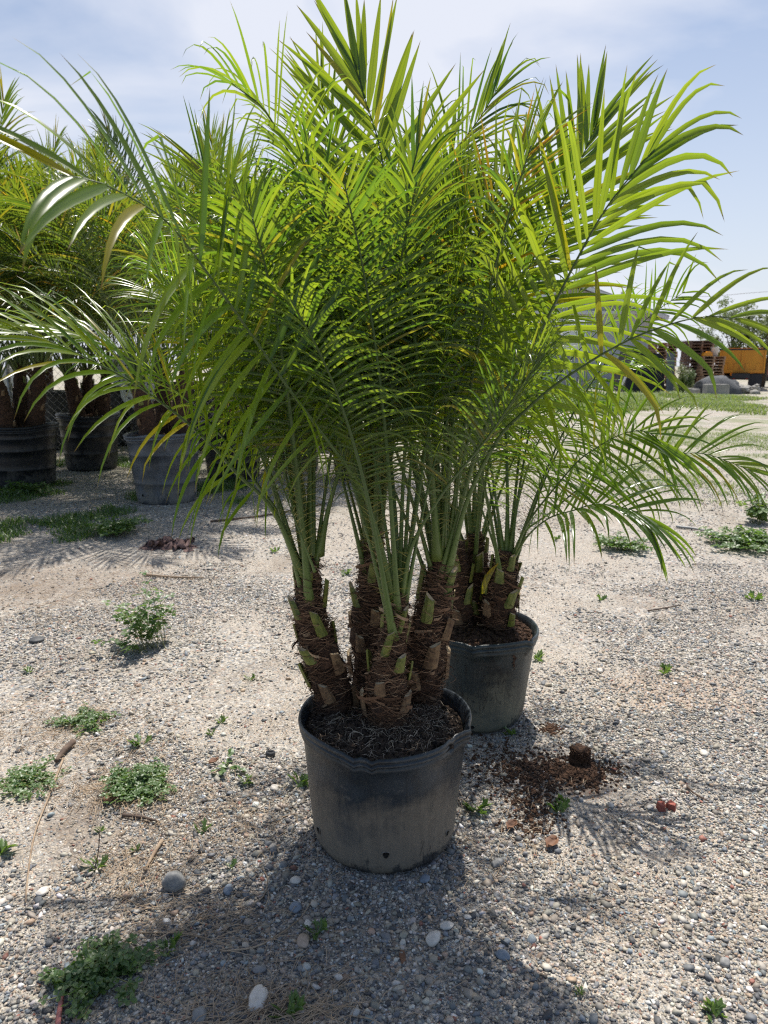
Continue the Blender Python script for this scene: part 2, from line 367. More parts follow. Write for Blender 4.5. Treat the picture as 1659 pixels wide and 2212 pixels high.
# thin green growth far off
sx = N(t, 'ShaderNodeSeparateXYZ'); L(t, co.outputs['Object'], sx.inputs[0])
far = N(t, 'ShaderNodeMapRange'); far.inputs[1].default_value = 5.0; far.inputs[2].default_value = 12.0; L(t, sx.outputs[1], far.inputs[0])
gn = noise(t, 0.8, 6, 0.62, 0.3); gr_ = ramp(t, [(0.46, 0.0), (0.60, 1.0)]); L(t, gn.outputs['Fac'], gr_.inputs[0])
gf = math_(t, 'MULTIPLY', math_(t, 'MULTIPLY', far.outputs[0], gr_.outputs[0]), 0.55)
gc = mix(t, gf, gc, (0.15, 0.19, 0.06))
L(t, gc, p.inputs['Base Color']); p.inputs['Roughness'].default_value = 0.9; p.inputs['Specular IOR Level'].default_value = 0.25
h1 = math_(t, 'MULTIPLY', math_(t, 'SUBTRACT', 0.7, v1.outputs['Distance']), pr.outputs[0])
h2 = math_(t, 'MULTIPLY', math_(t, 'SUBTRACT', 0.7, v2.outputs['Distance']), 0.45)
bump(t, p, math_(t, 'ADD', h1, h2), 1.0, 0.006)
M['ground'] = m

ys = list(np.arange(-3.0, 0.3, 0.3)) + list(np.arange(0.3, 6.0, 0.05)) + list(np.arange(6.0, 14, 0.4)) + [16, 20, 26, 34, 45, 60, 90, 140, 250, 500, 1200]
xh = list(np.arange(0, 3.2, 0.06)) + list(np.arange(3.2, 9, 0.4)) + [11, 15, 22, 32, 50, 90, 180, 400, 1000]
xs = [-x for x in xh[:0:-1]] + xh
g = MB()
for y in ys:
    for x in xs: g.vert((x, y, gz(x, y) if abs(x) < 20 and y < 20 else 0.0))
nx = len(xs)
for j in range(len(ys) - 1):
    for i in range(nx - 1): g.face((j * nx + i, j * nx + i + 1, (j + 1) * nx + i + 1, (j + 1) * nx + i))
tag(g.build('ground', M['ground']), 'sandy gravel yard ground', kind='structure')

# loose gravel: thousands of pebbles, one object
def vnoise(x, y, seed=0):
    rs = np.random.RandomState(seed); tab = rs.rand(256, 256)
    xi = np.floor(x).astype(int); yi = np.floor(y).astype(int); fx = x - xi; fy = y - yi
    fx = fx * fx * (3 - 2 * fx); fy = fy * fy * (3 - 2 * fy)
    a = tab[xi % 256, yi % 256]; b = tab[(xi + 1) % 256, yi % 256]; c = tab[xi % 256, (yi + 1) % 256]; d = tab[(xi + 1) % 256, (yi + 1) % 256]
    return (a * (1 - fx) + b * fx) * (1 - fy) + (c * (1 - fx) + d * fx) * fy
POT1 = Vector((0.0, 1.642, 0)); POT2 = Vector((0.307, 2.29, 0))
def make_gravel():
    rs = np.random.RandomState(7)
    def field(n, y0, y1, margin):
        y = np.sqrt(rs.rand(n) * (y1 ** 2 - y0 ** 2) + y0 ** 2); x = (rs.rand(n) * 2 - 1) * (0.60 * y + margin); return x, y
    X = []; Y = []; S = []
    for n, y0, y1, smin, smed in ((150000, 0.85, 2.3, 0.0017, 0.0028), (120000, 2.3, 4.2, 0.0023, 0.0034), (50000, 4.2, 8.5, 0.004, 0.0052)):
        x, y = field(n, y0, y1, 0.35)
        d = 0.55 * vnoise(x * 1.7 + 9, y * 1.7, 1) + 0.3 * vnoise(x * 4.1, y * 4.1 + 5, 2) + 0.15 * vnoise(x * 11, y * 11, 3)
        keep = rs.rand(n) < np.clip((d - 0.36) * 4.5, 0.10, 1.0)
        s = smin + (smed - smin) * rs.gamma(1.6, 0.75, n)
        s = np.where(rs.rand(n) < 0.03, s * 2.2, s); s = np.where(rs.rand(n) < 0.002, s * 2.6, s); s = np.minimum(s, 0.0105)
        X.append(x[keep]); Y.append(y[keep]); S.append(s[keep])
    X = np.concatenate(X); Y = np.concatenate(Y); S = np.concatenate(S)
    ok = np.ones(len(X), bool)
    for c, r_ in ((POT1, 0.175), (POT2, 0.175)): ok &= (X - c.x) ** 2 + (Y - c.y) ** 2 > r_ ** 2
    X = X[ok]; Y = Y[ok]; S = S[ok]; n = len(X)
    Z = np.array([gz(a, b) for a, b in zip(X, Y)])
    ph = (1 + 5 ** 0.5) / 2
    iv = np.array([(-1, ph, 0), (1, ph, 0), (-1, -ph, 0), (1, -ph, 0), (0, -1, ph), (0, 1, ph), (0, -1, -ph), (0, 1, -ph), (ph, 0, -1), (ph, 0, 1), (-ph, 0, -1), (-ph, 0, 1)], float)
    iv /= np.linalg.norm(iv[0])
    fc = np.array([(0, 11, 5), (0, 5, 1), (0, 1, 7), (0, 7, 10), (0, 10, 11), (1, 5, 9), (5, 11, 4), (11, 10, 2), (10, 7, 6), (7, 1, 8), (3, 9, 4), (3, 4, 2), (3, 2, 6), (3, 6, 8), (3, 8, 9), (4, 9, 5), (2, 4, 11), (6, 2, 10), (8, 6, 7), (9, 8, 1)])
    V = np.repeat(iv[None], n, 0) * (1 + 0.27 * rs.randn(n, 12, 1))
    ax = np.stack([0.8 + 0.6 * rs.rand(n), 0.7 + 0.4 * rs.rand(n), 0.40 + 0.35 * rs.rand(n)], 1)
    V = V * ax[:, None, :] * S[:, None, None]
    tl = rs.randn(n, 2) * 0.25                                   # tilt
    V[:, :, 2] += V[:, :, 0] * tl[:, :1] + V[:, :, 1] * tl[:, 1:]
    an = rs.rand(n) * 2 * PI; ca, sa = np.cos(an)[:, None], np.sin(an)[:, None]
    vx = V[:, :, 0] * ca - V[:, :, 1] * sa; vy = V[:, :, 0] * sa + V[:, :, 1] * ca
    V = np.stack([vx + X[:, None], vy + Y[:, None], V[:, :, 2] + (Z + S * 0.22)[:, None]], 2).reshape(-1, 3)
    F = (fc[None] + (np.arange(n) * 12)[:, None, None]).reshape(-1, 3)
    pr_ = np.array([w for _, w in PEB]); pr_ = pr_ / pr_.sum(); pc = np.array([c for c, _ in PEB])
    C = pc[rs.choice(len(PEB), n, p=pr_)] * (0.50 + 0.58 * rs.rand(n, 1)); C = C * (0.96 + 0.08 * rs.rand(n, 3))
    C = np.concatenate([C, np.ones((n, 1))], 1); C = np.repeat(C, 12, 0).astype(np.float32)
    me = bpy.data.meshes.new('gravel')
    me.vertices.add(len(V)); me.vertices.foreach_set('co', V.astype(np.float32).ravel())
    me.loops.add(F.size); me.loops.foreach_set('vertex_index', F.astype(np.int32).ravel())
    me.polygons.add(len(F)); me.polygons.foreach_set('loop_start', np.arange(0, F.size, 3, dtype=np.int32))
    me.polygons.foreach_set('use_smooth', np.ones(len(F), bool))
    a_ = me.color_attributes.new('tint', 'FLOAT_COLOR', 'POINT'); a_.data.foreach_set('color', C.ravel())
    me.update(calc_edges=True)
    m, t, p, o_ = mat('pebbles')
    a_ = t.nodes.new('ShaderNodeAttribute'); a_.attribute_name = 'tint'
    nn = noise(t, 220, 3); cc = mix(t, math_(t, 'MULTIPLY', nn.outputs['Fac'], 0.30), a_.outputs['Color'], (0.30, 0.27, 0.23))
    L(t, cc, p.inputs['Base Color']); p.inputs['Roughness'].default_value = 0.62; p.inputs['Specular IOR Level'].default_value = 0.4
    me.materials.append(m)
    o = bpy.data.objects.new('gravel', me); col.objects.link(o)
    tag(o, 'loose mixed pebbles strewn over the sandy yard', 'gravel', kind='stuff')
make_gravel()

# ------------------------------------------------------------------ palm fronds
def resample(P, n):
    """smooth curve through the given points, n even steps"""
    Q = [P[0] * 2 - P[1]] + list(P) + [P[-1] * 2 - P[-2]]
    D = []
    for i in range(1, len(Q) - 2):
        for k in range(12):
            u = k / 12.0; a, b, c, d = Q[i - 1], Q[i], Q[i + 1], Q[i + 2]
            D.append(0.5 * ((2 * b) + (c - a) * u + (2 * a - 5 * b + 4 * c - d) * u * u + (3 * b - a - 3 * c + d) * u ** 3))
    D.append(P[-1].copy())
    acc = [0.0]
    for i in range(1, len(D)): acc.append(acc[-1] + (D[i] - D[i - 1]).length)
    tot = acc[-1]; res = []; j = 0
    for k in range(n + 1):
        s = tot * k / n
        while j < len(acc) - 2 and acc[j + 1] < s: j += 1
        w = (s - acc[j]) / max(1e-9, acc[j + 1] - acc[j])
        res.append(D[j].lerp(D[j + 1], min(1, max(0, w))))
    return res, tot

UP = Vector((0, 0, 1))
WK = 0.82
def frond(mb, P, rng, pairs=29, lmax=0.26, wmax=0.015, s0=0.30, droop=0.12, r0=0.0165, twist=0.0, yellow=0.0, seg=7, outward=None,
          fold=True, tipangle=12, kink=0.25, spines=True, tone=(0.0, 1.0), vee=18, facing=None, fw=0.75, wide=72, aex=1.7):
    n = 40
    C, tot = resample(P, n)
    o = outward or (C[-1] - C[0])
    o = Vector((o.x, o.y, 0)); o = o.normalized() if o.length > 0.02 else Vector((0, -1, 0))
    S0 = o.cross(UP).normalized()
    # rachis
    rad = []
    for i in range(n + 1):
        s = i / n
        rad.append(0.0014 + (r0 * 0.42) * (1 - s) ** 0.9 + r0 * 0.58 * math.exp(-s * 13))
    mb.tube(C, rad, 6, 1, col=(rng.random(), 0, 0, 0), flat=0.62, S=S0)
    def frame(s):
        x = s * n; i = min(n - 1, int(x)); p = C[i].lerp(C[i + 1], x - i)
        T = (C[min(n, i + 2)] - C[max(0, i - 1)]).normalized()
        S = (S0 - T * S0.dot(T)).normalized(); Nn = S.cross(T)
        if Nn.dot(UP * 0.8 - o) < 0: Nn = -Nn
        if facing is not None:
            f_ = Nn * (1 - fw) + facing * fw * min(1.0, s * 2.5); f_ = f_ - T * f_.dot(T)
            if f_.length > 1e-3: Nn = f_.normalized(); S = T.cross(Nn)
        if twist:
            q = Matrix.Rotation(twist * s, 3, T); S = q @ S; Nn = q @ Nn
        return p, T, S, Nn
    if spines:
        k = 0; s = 0.07
        while s < s0:
            p, T, S, Nn = frame(s)
            for sd in (-1, 1):
                if rng.random() < 0.25: continue
                d = (T * rng.uniform(0.2, 0.9) + S * sd * 1.0 + Nn * rng.uniform(-0.1, 0.6)).normalized()
                ln = rng.uniform(0.02, 0.055) * (1 + s)
                w = T * 0.0011; e = p + d * ln + Vector((0, 0, -0.004))
                c = (rng.random(), 0.3, 0.7, 0)
                a_, b_, c_ = mb.vert(p + w, c), mb.vert(p - w, c), mb.vert(e, c)
                d_ = mb.vert(p + Nn * 0.0011, c)
                mb.face((a_, b_, c_), 1); mb.face((a_, d_, c_), 1)
            s += rng.uniform(0.012, 0.024)
    for i in range(pairs):
        u = (i + 0.5) / pairs
        for sd in (-1, 1):
            uu = min(1.0, max(0.0, u + rng.uniform(-0.3, 0.3) / pairs))
            s = s0 + (1 - s0) * uu ** 0.93
            p, T, S, Nn = frame(min(0.999, s))
            prof = 0.38 + 0.62 * math.sin(PI * min(1.0, (uu + 0.02) * 1.15) ** 0.75) if uu < 0.5 else 1.0 - 0.42 * ((uu - 0.5) / 0.5) ** 1.8
            ln = lmax * prof * rng.uniform(0.85, 1.1)
            al = R(wide - (wide - tipangle) * uu ** aex + rng.uniform(-7, 7)); be = R(vee + rng.uniform(-12, 12))
            if uu < 0.25: be += R(rng.uniform(-25, 35))
            d = T * math.cos(al) + (S * sd * math.cos(be) + Nn * math.sin(be)) * math.sin(al)
            d.normalize()
            W = Nn.cross(d); W = W.normalized() if W.length > 1e-4 else S
            W = (Matrix.Rotation(rng.uniform(-0.35, 0.35), 3, d) @ W)
            w0 = wmax * WK * rng.uniform(0.7, 1.12) * (0.72 + 0.28 * min(1, uu * 3))
            gdr = droop * rng.uniform(0.4, 1.7); kk = rng.uniform(0.45, 0.75) if rng.random() < kink else 9
            yv = 1.0 if rng.random() < yellow else (0.35 if rng.random() < 0.04 else 0.0)
            rv = tone[0] + (tone[1] - tone[0]) * rng.random()
            q = p.copy(); prev = None; ds = ln / seg; kd = False
            for j in range(seg + 1):
                tt = j / seg
                wd_ = w0 * min(1.0, 0.38 + tt * 3.2) * max(0.0, 1 - tt ** 2.3) ** 0.85 * 0.5
                nn = d.cross(W).normalized()
                if nn.dot(Nn) < 0: nn = -nn
                ye = yv if yv < 1 else min(1, max(0, 0.6 + tt))
                if j == seg: cur = (mb.vert(q, (rv, tt, ye, 0.5)),)
                elif fold: cur = (mb.vert(q + W * wd_ + nn * wd_ * 0.45, (rv, tt, ye, 0)), mb.vert(q, (rv, tt, ye, 1)), mb.vert(q - W * wd_ + nn * wd_ * 0.45, (rv, tt, ye, 0)))
                else: cur = (mb.vert(q + W * wd_, (rv, tt, ye, 0)), mb.vert(q - W * wd_, (rv, tt, ye, 0)))
                if prev:
                    if len(cur) == 1:
                        for a_ in range(len(prev) - 1): mb.face((prev[a_], prev[a_ + 1], cur[0]))
                    else:
                        for a_ in range(len(prev) - 1): mb.face((prev[a_], prev[a_ + 1], cur[a_ + 1], cur[a_]))
                prev = cur
                q = q + d * ds
                hz = math.sqrt(max(0.0, 1 - d.z * d.z))
                pull = gdr * (0.22 + 2.1 * tt * tt + 0.5 * tt) * (0.32 + hz)
                if tt > kk and not kd: pull += 0.9; kd = True
                elif kd: pull += 0.5
                d = (d - UP * pull); d.normalize()
                W = W - d * W.dot(d); W = W.normalized() if W.length > 1e-4 else S

def arc_path(base, az, lean0, lean1, length, pw=1.7, n=9, sway=0.0, rng=None):
    o = Vector((math.cos(az), math.sin(az), 0)); sd = o.cross(UP); P = [base.copy()]; q = base.copy()
    for i in range(n):
        s = (i + 0.5) / n; le = lean0 + (lean1 - lean0) * s ** pw
        d = o * math.sin(le) + UP * math.cos(le) + sd * sway * s
        q = q + d.normalized() * (length / n); P.append(q.copy())
    return P

# ------------------------------------------------------------------ trunks, stubs, fibres
def trunk_parts(parent, pts, rad, rng, nstub, nfib, green_from=0.35, stub_size=1.0, name='trunk'):
    n = 24; C, tot = resample(pts, n)
    def rr(s):
        x = s * (len(rad) - 1); i = min(len(rad) - 2, int(x)); return rad[i] + (rad[i + 1] - rad[i]) * (x - i)
    mb = MB(); rings = []
    seg = 32; T0 = None
    fr = []
    ref = Vector((1, 0, 0))
    for i in range(n + 1):
        T = (C[min(n, i + 1)] - C[max(0, i - 1)]).normalized()
        a = (ref - T * ref.dot(T)).normalized(); b = T.cross(a); fr.append((C[i], T, a, b))
    def surf(s, an, off=0.0):
        x = min(0.9999, max(0, s)) * n; i = int(x); f = x - i
        p = fr[i][0].lerp(fr[i + 1][0], f); a = fr[i][2].lerp(fr[i + 1][2], f); b = fr[i][3].lerp(fr[i + 1][3], f); T = fr[i][1]
        o = a * math.cos(an) + b * math.sin(an); r_ = rr(s)
        return p + o * (r_ + off), o.normalized(), T
    for i in range(n * 2 + 1):
        s = i / (n * 2); ring = []
        for k in range(seg):
            an = 2 * PI * k / seg
            p, o, T = surf(s, an)
            f_ = mn.noise(p * 16) * 0.010 + mn.noise(p * 34) * 0.010 + mn.noise(p * 80) * 0.007
            ring.append(mb.vert(p + o * f_))
        rings.append(ring)
    for i in range(len(rings) - 1):
        for k in range(seg): mb.face((rings[i][k], rings[i][(k + 1) % seg], rings[i + 1][(k + 1) % seg], rings[i + 1][k]))
    mb.face(rings[-1]); mb.face(rings[0][::-1])
    tr = mb.build(name, M['bark'], parent)
    # cut leaf bases in a spiral
    an = rng.uniform(0, 6)
    for i in range(nstub):
        s = 0.10 + 0.78 * (i + 0.5) / nstub; an += 2.399 + rng.uniform(-0.2, 0.2)
        p, o, T = surf(s, an, 0.003); w = T.cross(o).normalized()
        green = s > green_from + rng.uniform(-0.2, 0.2)
        h = stub_size * rng.uniform(0.026, 0.046) * (1.0 if green else 0.8); wd_ = min(rr(s) * 0.36, stub_size * rng.uniform(0.0085, 0.012)); lean = rng.uniform(0.03, 0.20)
        roll = rng.uniform(-0.25, 0.25)
        sm = MB(); rows = []
        for j in range(5):
            q = j / 4; ctr = p + T * (h * (q - 0.35)) + o * (h * lean * q + 0.002) + w * roll * h * q
            ww = wd_ * (1.18 - 0.30 * q); th = 0.0052 * stub_size * (1.2 - 0.3 * q); row = []
            for (x_, y_) in ((-1, -0.3), (-0.65, 0.55), (0, 0.95), (0.65, 0.55), (1, -0.3), (0, -0.5)):
                zx = (0.12 * h * x_ * (1 if roll > 0 else -1) + 0.05 * h * (y_ < 0) if j == 4 else 0)
                row.append(sm.vert(ctr + w * ww * x_ + o * th * y_ + T * zx))
            rows.append(row)
        for j in range(4):
            for k in range(6): sm.face((rows[j][k], rows[j][(k + 1) % 6], rows[j + 1][(k + 1) % 6], rows[j + 1][k]))
        cc = sm.vert(sum((Vector(sm.v[k]) for k in rows[-1]), Vector()) / 6 - T * 0.004)
        for k in range(6): sm.face((rows[-1][k], rows[-1][(k + 1) % 6], cc), 1)
        sm.build('leaf_stub', [M['stub'] if green else M['stub_dead'], M['cut']], tr, smooth=False)
    # hairy fibre
    if nfib:
        fb = MB()
        for i in range(nfib):
            s = rng.random() ** 0.9 * 0.97; an = rng.uniform(0, 2 * PI); c = (rng.random() ** 1.4, 0, 0, 0)
            ln = rng.uniform(0.02, 0.075); da = rng.choice((-1, 1)) * ln / max(0.02, rr(s)) * rng.uniform(0.2, 1.0); dsn = rng.uniform(-0.7, 0.5) * ln / tot
            off = rng.uniform(0.001, 0.006); bow = rng.uniform(-0.004, 0.008); wid = rng.uniform(0.0004, 0.0010); pr_ = None
            if rng.random() < 0.10: bow += rng.uniform(0.008, 0.028)
            if rng.random() < 0.05: wid *= 5; ln *= 0.6
            for j in range(6):
                q = j / 5
                p, o, T = surf(min(0.99, max(0.0, s + dsn * q)), an + da * q, off + bow * math.sin(PI * q * 0.8) + mn.noise(Vector((i, q * 3, 0))) * 0.004)
                e = T * wid + o * wid * 0.3
                cur = (fb.vert(p + e, c), fb.vert(p - e, c))
                if pr_: fb.face((pr_[0], pr_[1], cur[1], cur[0]))
                pr_ = cur
        fb.build('fibre', M['fibre'], tr, smooth=False)
    return tr, surf

# ------------------------------------------------------------------ pots
def make_pot(parent, loc, h, rb, rt, mt, lip=0.014, band=0.028, seed=0, holes=5, bands=(), nseg=96, crumples=(), hole0=None, holez=(0.10, 0.17)):
    rng = random.Random(seed)
    ph = [rng.uniform(0, 6) for _ in range(6)]
    def warp(p, a):
        r_ = math.hypot(p.x, p.y); k = p.z / h
        d = (0.006 * math.sin(2 * a + ph[0]) + 0.003 * math.sin(3 * a + ph[1]) + 0.0015 * math.sin(7 * a + ph[2])) * k * (h / 0.315)
        zz = (0.006 * math.sin(2 * a + ph[3]) + 0.002 * math.sin(5 * a + ph[4])) * max(0, k - 0.5) * 2 * (h / 0.315)
        for (ca, wa, dep) in crumples:
            da = (a - ca + PI) % (2 * PI) - PI
            e = math.exp(-(da / wa) ** 2)
            if k > 0.80: d += dep * e * (1.0 if k > 0.9 else 0.5); zz -= abs(dep) * 0.55 * e * (1 + 0.6 * math.sin(da * 60))
        q = (r_ + d) / max(1e-6, r_)
        return Vector((p.x * q, p.y * q, p.z + zz)) + Vector(loc)
    mb = MB()
    prof = [(0.0, 0.004), (rb * 0.9, 0.004), (rb * 0.965, 0.008), (rb, 0.02)]
    def wall(k): return rb + (rt - rb) * k
    zs = [0.1, 0.2, 0.3, 0.4, 0.5, 0.6, 0.7, 0.8, 0.86]
    for k in zs:
        hit = [b for b in bands if abs(b - k) < 0.04]
        if hit: prof += [(wall(k) - 0.001, k * h - 0.004), (wall(k) + 0.005, k * h), (wall(k) + 0.001, k * h + 0.012)]
        else: prof.append((wall(k), k * h))
    zt = h - band
    prof += [(wall(zt / h) + 0.001, zt - 0.016), (wall(zt / h) + 0.004, zt - 0.012), (wall(zt / h) + 0.0045, zt - 0.006), (wall(zt / h) + 0.002, zt - 0.003),
             (rt, zt)]
    mb.lathe(prof, nseg, 0, warp)
    # inner wall
    mb.lathe([(rt - 0.001, h - 0.004), (rt - 0.006, h - 0.012), (wall(0.6) - 0.006, 0.6 * h)], nseg, 0, warp)
    pot = mb.build('pot', mt, parent)
    rm = MB()
    rm.lathe([(rt, zt - 0.001), (rt + lip * 0.55, zt + 0.001), (rt + lip * 0.75, zt + band * 0.16), (rt + lip * 0.70, zt + band * 0.34), (rt + lip * 0.30, zt + band * 0.40), (rt + lip * 0.30, zt + band * 0.50), (rt + lip * 0.92, zt + band * 0.58), (rt + lip, zt + band * 0.75),
              (rt + lip * 0.85, h - 0.003), (rt + lip * 0.5, h + 0.001), (rt + lip * 0.12, h - 0.001), (rt - 0.002, h - 0.005)], nseg, 0, warp)
    rm.build('rim', mt, pot)
    for i in range(holes):
        a = (ph[5] if hole0 is None else hole0) + i * 2 * PI / holes + rng.uniform(-0.05, 0.05)
        z = h * rng.uniform(*holez); r_ = rng.uniform(0.005, 0.008) * (h / 0.315) ** 0.7
        c = Vector((math.cos(a), math.sin(a), 0)); wv = UP.cross(c); ctr = warp(c * (wall(z / h)) + UP * z, a)
        hb = MB(); ids = []; ids2 = []
        for k in range(12):
            an = 2 * PI * k / 12; rr_ = r_ * (1 + 0.2 * math.sin(an * 3 + i))
            ids.append(hb.vert(ctr + c * 0.0022 + wv * rr_ * math.cos(an) + UP * rr_ * math.sin(an)))
            ids2.append(hb.vert(ctr + c * 0.0008 + wv * rr_ * 1.3 * math.cos(an) + UP * rr_ * 1.3 * math.sin(an)))
        hb.face(ids, 0)
        for k in range(12): hb.face((ids[k], ids[(k + 1) % 12], ids2[(k + 1) % 12], ids2[k]), 1)
        hb.build('drain_hole', [M['hole'], mt], pot)
    return pot, warp

def make_soil(parent, ctr, r, z, mound, rng, mt, clumps=400, csize=0.006):
    mb = MB(); rings = []
    nr, ns = 14, 48
    def hz(x, y):
        d = math.hypot(x, y) / r
        return z + mound * (1 - d * d) + 0.006 * mn.noise(Vector((x * 22, y * 22, 5))) + 0.005 * mn.noise(Vector((x * 60, y * 60, 9)))
    c0 = mb.vert((ctr.x, ctr.y, hz(0, 0)))
    for i in range(1, nr + 1):
        ring = []
        for k in range(ns):
            a = 2 * PI * k / ns; x = r * i / nr * math.cos(a); y = r * i / nr * math.sin(a)
            ring.append(mb.vert((ctr.x + x, ctr.y + y, hz(x, y))))
        rings.append(ring)
    for k in range(ns): mb.face((c0, rings[0][k], rings[0][(k + 1) % ns]))
    for i in range(nr - 1):
        for k in range(ns): mb.face((rings[i][k], rings[i + 1][k], rings[i + 1][(k + 1) % ns], rings[i][(k + 1) % ns]))
    for i in range(clumps):
        a = rng.uniform(0, 2 * PI); q = r * math.sqrt(rng.random()) * 0.96; x, y = q * math.cos(a), q * math.sin(a)
        s_ = csize * rng.uniform(0.4, 1.6)
        rot = Matrix.Rotation(rng.uniform(0, 6), 3, 'Z') @ Matrix.Rotation(rng.uniform(-1, 1), 3, 'X')
        mb.box((ctr.x + x, ctr.y + y, hz(x, y) + s_ * 0.2), (s_ * rng.uniform(1, 2.4), s_, s_ * 0.8), rot, taper=0.6)
    return mb.build('soil', mt, parent, smooth=True), hz

# ================================================================== the front potted palm
def stem_fronds(tr, top, rng, specs, nauto, lrange, leans, azs=None, **kw):
    for sp_ in specs:
        mb = MB(); P = [Vector(q) for q in sp_['P']]
        o = {k: v for k, v in sp_.items() if k != 'P'}
        a = dict(kw); a.update(o)
        frond(mb, P, rng, **a); mb.build('frond', [M['leaf'], M['petiole']], tr)
    for i in range(nauto):
        az = azs[i % len(azs)] + (1.1 if i >= len(azs) else 0) if azs else i * 2.399 + rng.uniform(-0.3, 0.3)
        k = (i + 0.5) / nauto
        l0 = leans[0] + (leans[1] - leans[0]) * k; l1 = leans[2] + (leans[3] - leans[2]) * k + rng.uniform(-0.15, 0.15)
        if math.sin(az) < -0.3: l1 *= 0.72; l0 *= 0.7          # those growing towards the viewer stay steeper
        Lh = rng.uniform(*lrange)
        b = top + Vector((math.cos(az), math.sin(az), 0)) * (0.004 + 0.022 * k) - UP * (0.015 + 0.11 * k * k)
        P = arc_path(b, az, l0, l1, Lh, rng.uniform(1.8, 2.9), sway=rng.uniform(-0.15, 0.15))
        mb = MB(); a = dict(kw); a['twist'] = rng.uniform(-0.7, 0.7); a['facing'] = Vector((rng.uniform(-0.4, 0.4), -1 if rng.random() < 0.75 else 1, 0.4)); a['fw'] = abs(math.cos(az)) * rng.uniform(0.3, 0.9); a['kink'] = rng.uniform(0.1, 0.5); a['wide'] = rng.uniform(70, 84); a['tipangle'] = rng.uniform(20, 38); a['aex'] = 2.3; a['r0'] = rng.uniform(0.010, 0.015); a['droop'] = kw.get('droop', 0.20) * rng.uniform(0.6, 1.3)
        if k < 0.25: a['tipangle'] = 16; a['kink'] = 0.10; a['tone'] = (0.4, 1.0); a['vee'] = 24
        frond(mb, P, rng, **a); mb.build('frond', [M['leaf'], M['petiole']], tr)

H1 = 0.328
palm1 = empty('potted_palm', (0, 0, 0))
tag(palm1, 'clump of four palm trunks in the front dented grey black pot, nearest the viewer', 'potted palm')
make_pot(palm1, POT1, H1, 0.179, 0.202, M['pot_a'], 0.0085, 0.026, seed=4, holes=6, hole0=R(269), holez=(0.17, 0.21), crumples=((R(250), 0.055, 0.006), (R(256), 0.022, -0.006), (R(262), 0.03, 0.006), (R(325), 0.16, -0.012), (R(341), 0.05, 0.010)))
rng = random.Random(11)
soil1, hz1 = make_soil(palm1, POT1, 0.197, 0.298, 0.024, rng, M['soil'], 2200, 0.007)
# pale fine roots lying on the soil
rb = MB()
for i in range(520):
    a = rng.uniform(0, 2 * PI); q = 0.185 * math.sqrt(rng.random()); p = Vector((q * math.cos(a), q * math.sin(a), 0)); d = rng.uniform(0, 2 * PI); pts = []
    n_ = rng.randint(3, 8); wv = rng.uniform(0.0003, 0.0008) * (2.6 if rng.random() < 0.08 else 1)
    for j in range(n_):
        if math.hypot(p.x, p.y) > 0.19: break
        pts.append(Vector((POT1.x + p.x, POT1.y + p.y, hz1(p.x, p.y) + 0.002 + 0.010 * rng.random() ** 2)))
        d += rng.gauss(0, 0.55); p = p + Vector((math.cos(d), math.sin(d), 0)) * rng.uniform(0.006, 0.014)
    if len(pts) > 2: rb.tube(pts, [wv * (1 - 0.6 * k / len(pts)) for k in range(len(pts))], 3, 0, cap=False)
rb.build('root_tangle', M['root'], soil1)

# trunks: (points, radii)
T1 = [at(738, 1560, 1.70), at(712, 1470, 1.70), at(684, 1385, 1.69), at(666, 1290, 1.69), at(671, 1200, 1.69)]
T2 = [at(795, 1500, 1.80), at(795, 1400, 1.80), at(797, 1300, 1.80), at(805, 1210, 1.80), at(808, 1140, 1.80)]
T3 = [at(835, 1580, 1.62), at(838, 1480, 1.62), at(845, 1400, 1.62), at(858, 1330, 1.62), at(864, 1275, 1.62)]
T4 = [at(915, 1520, 1.74), at(920, 1430, 1.74), at(928, 1350, 1.74), at(945, 1270, 1.74), at(958, 1190, 1.74)]
rng = random.Random(5)
t1, _ = trunk_parts(palm1, T1, [0.038, 0.047, 0.040, 0.030, 0.014], rng, 16, 2300, 0.48, 1.6)
t2, _ = trunk_parts(palm1, T2, [0.036, 0.040, 0.037, 0.029, 0.015], rng, 15, 2000, 0.45, 1.6)
t3, _ = trunk_parts(palm1, T3, [0.038, 0.050, 0.038, 0.020, 0.011], rng, 14, 2400, 0.30, 1.55)
t4, _ = trunk_parts(palm1, T4, [0.038, 0.048, 0.046, 0.034, 0.017], rng, 14, 2300, 0.38, 1.9)

def path(pts): return [at(x, y, Y) for (x, y, Y) in pts]
rng = random.Random(21)
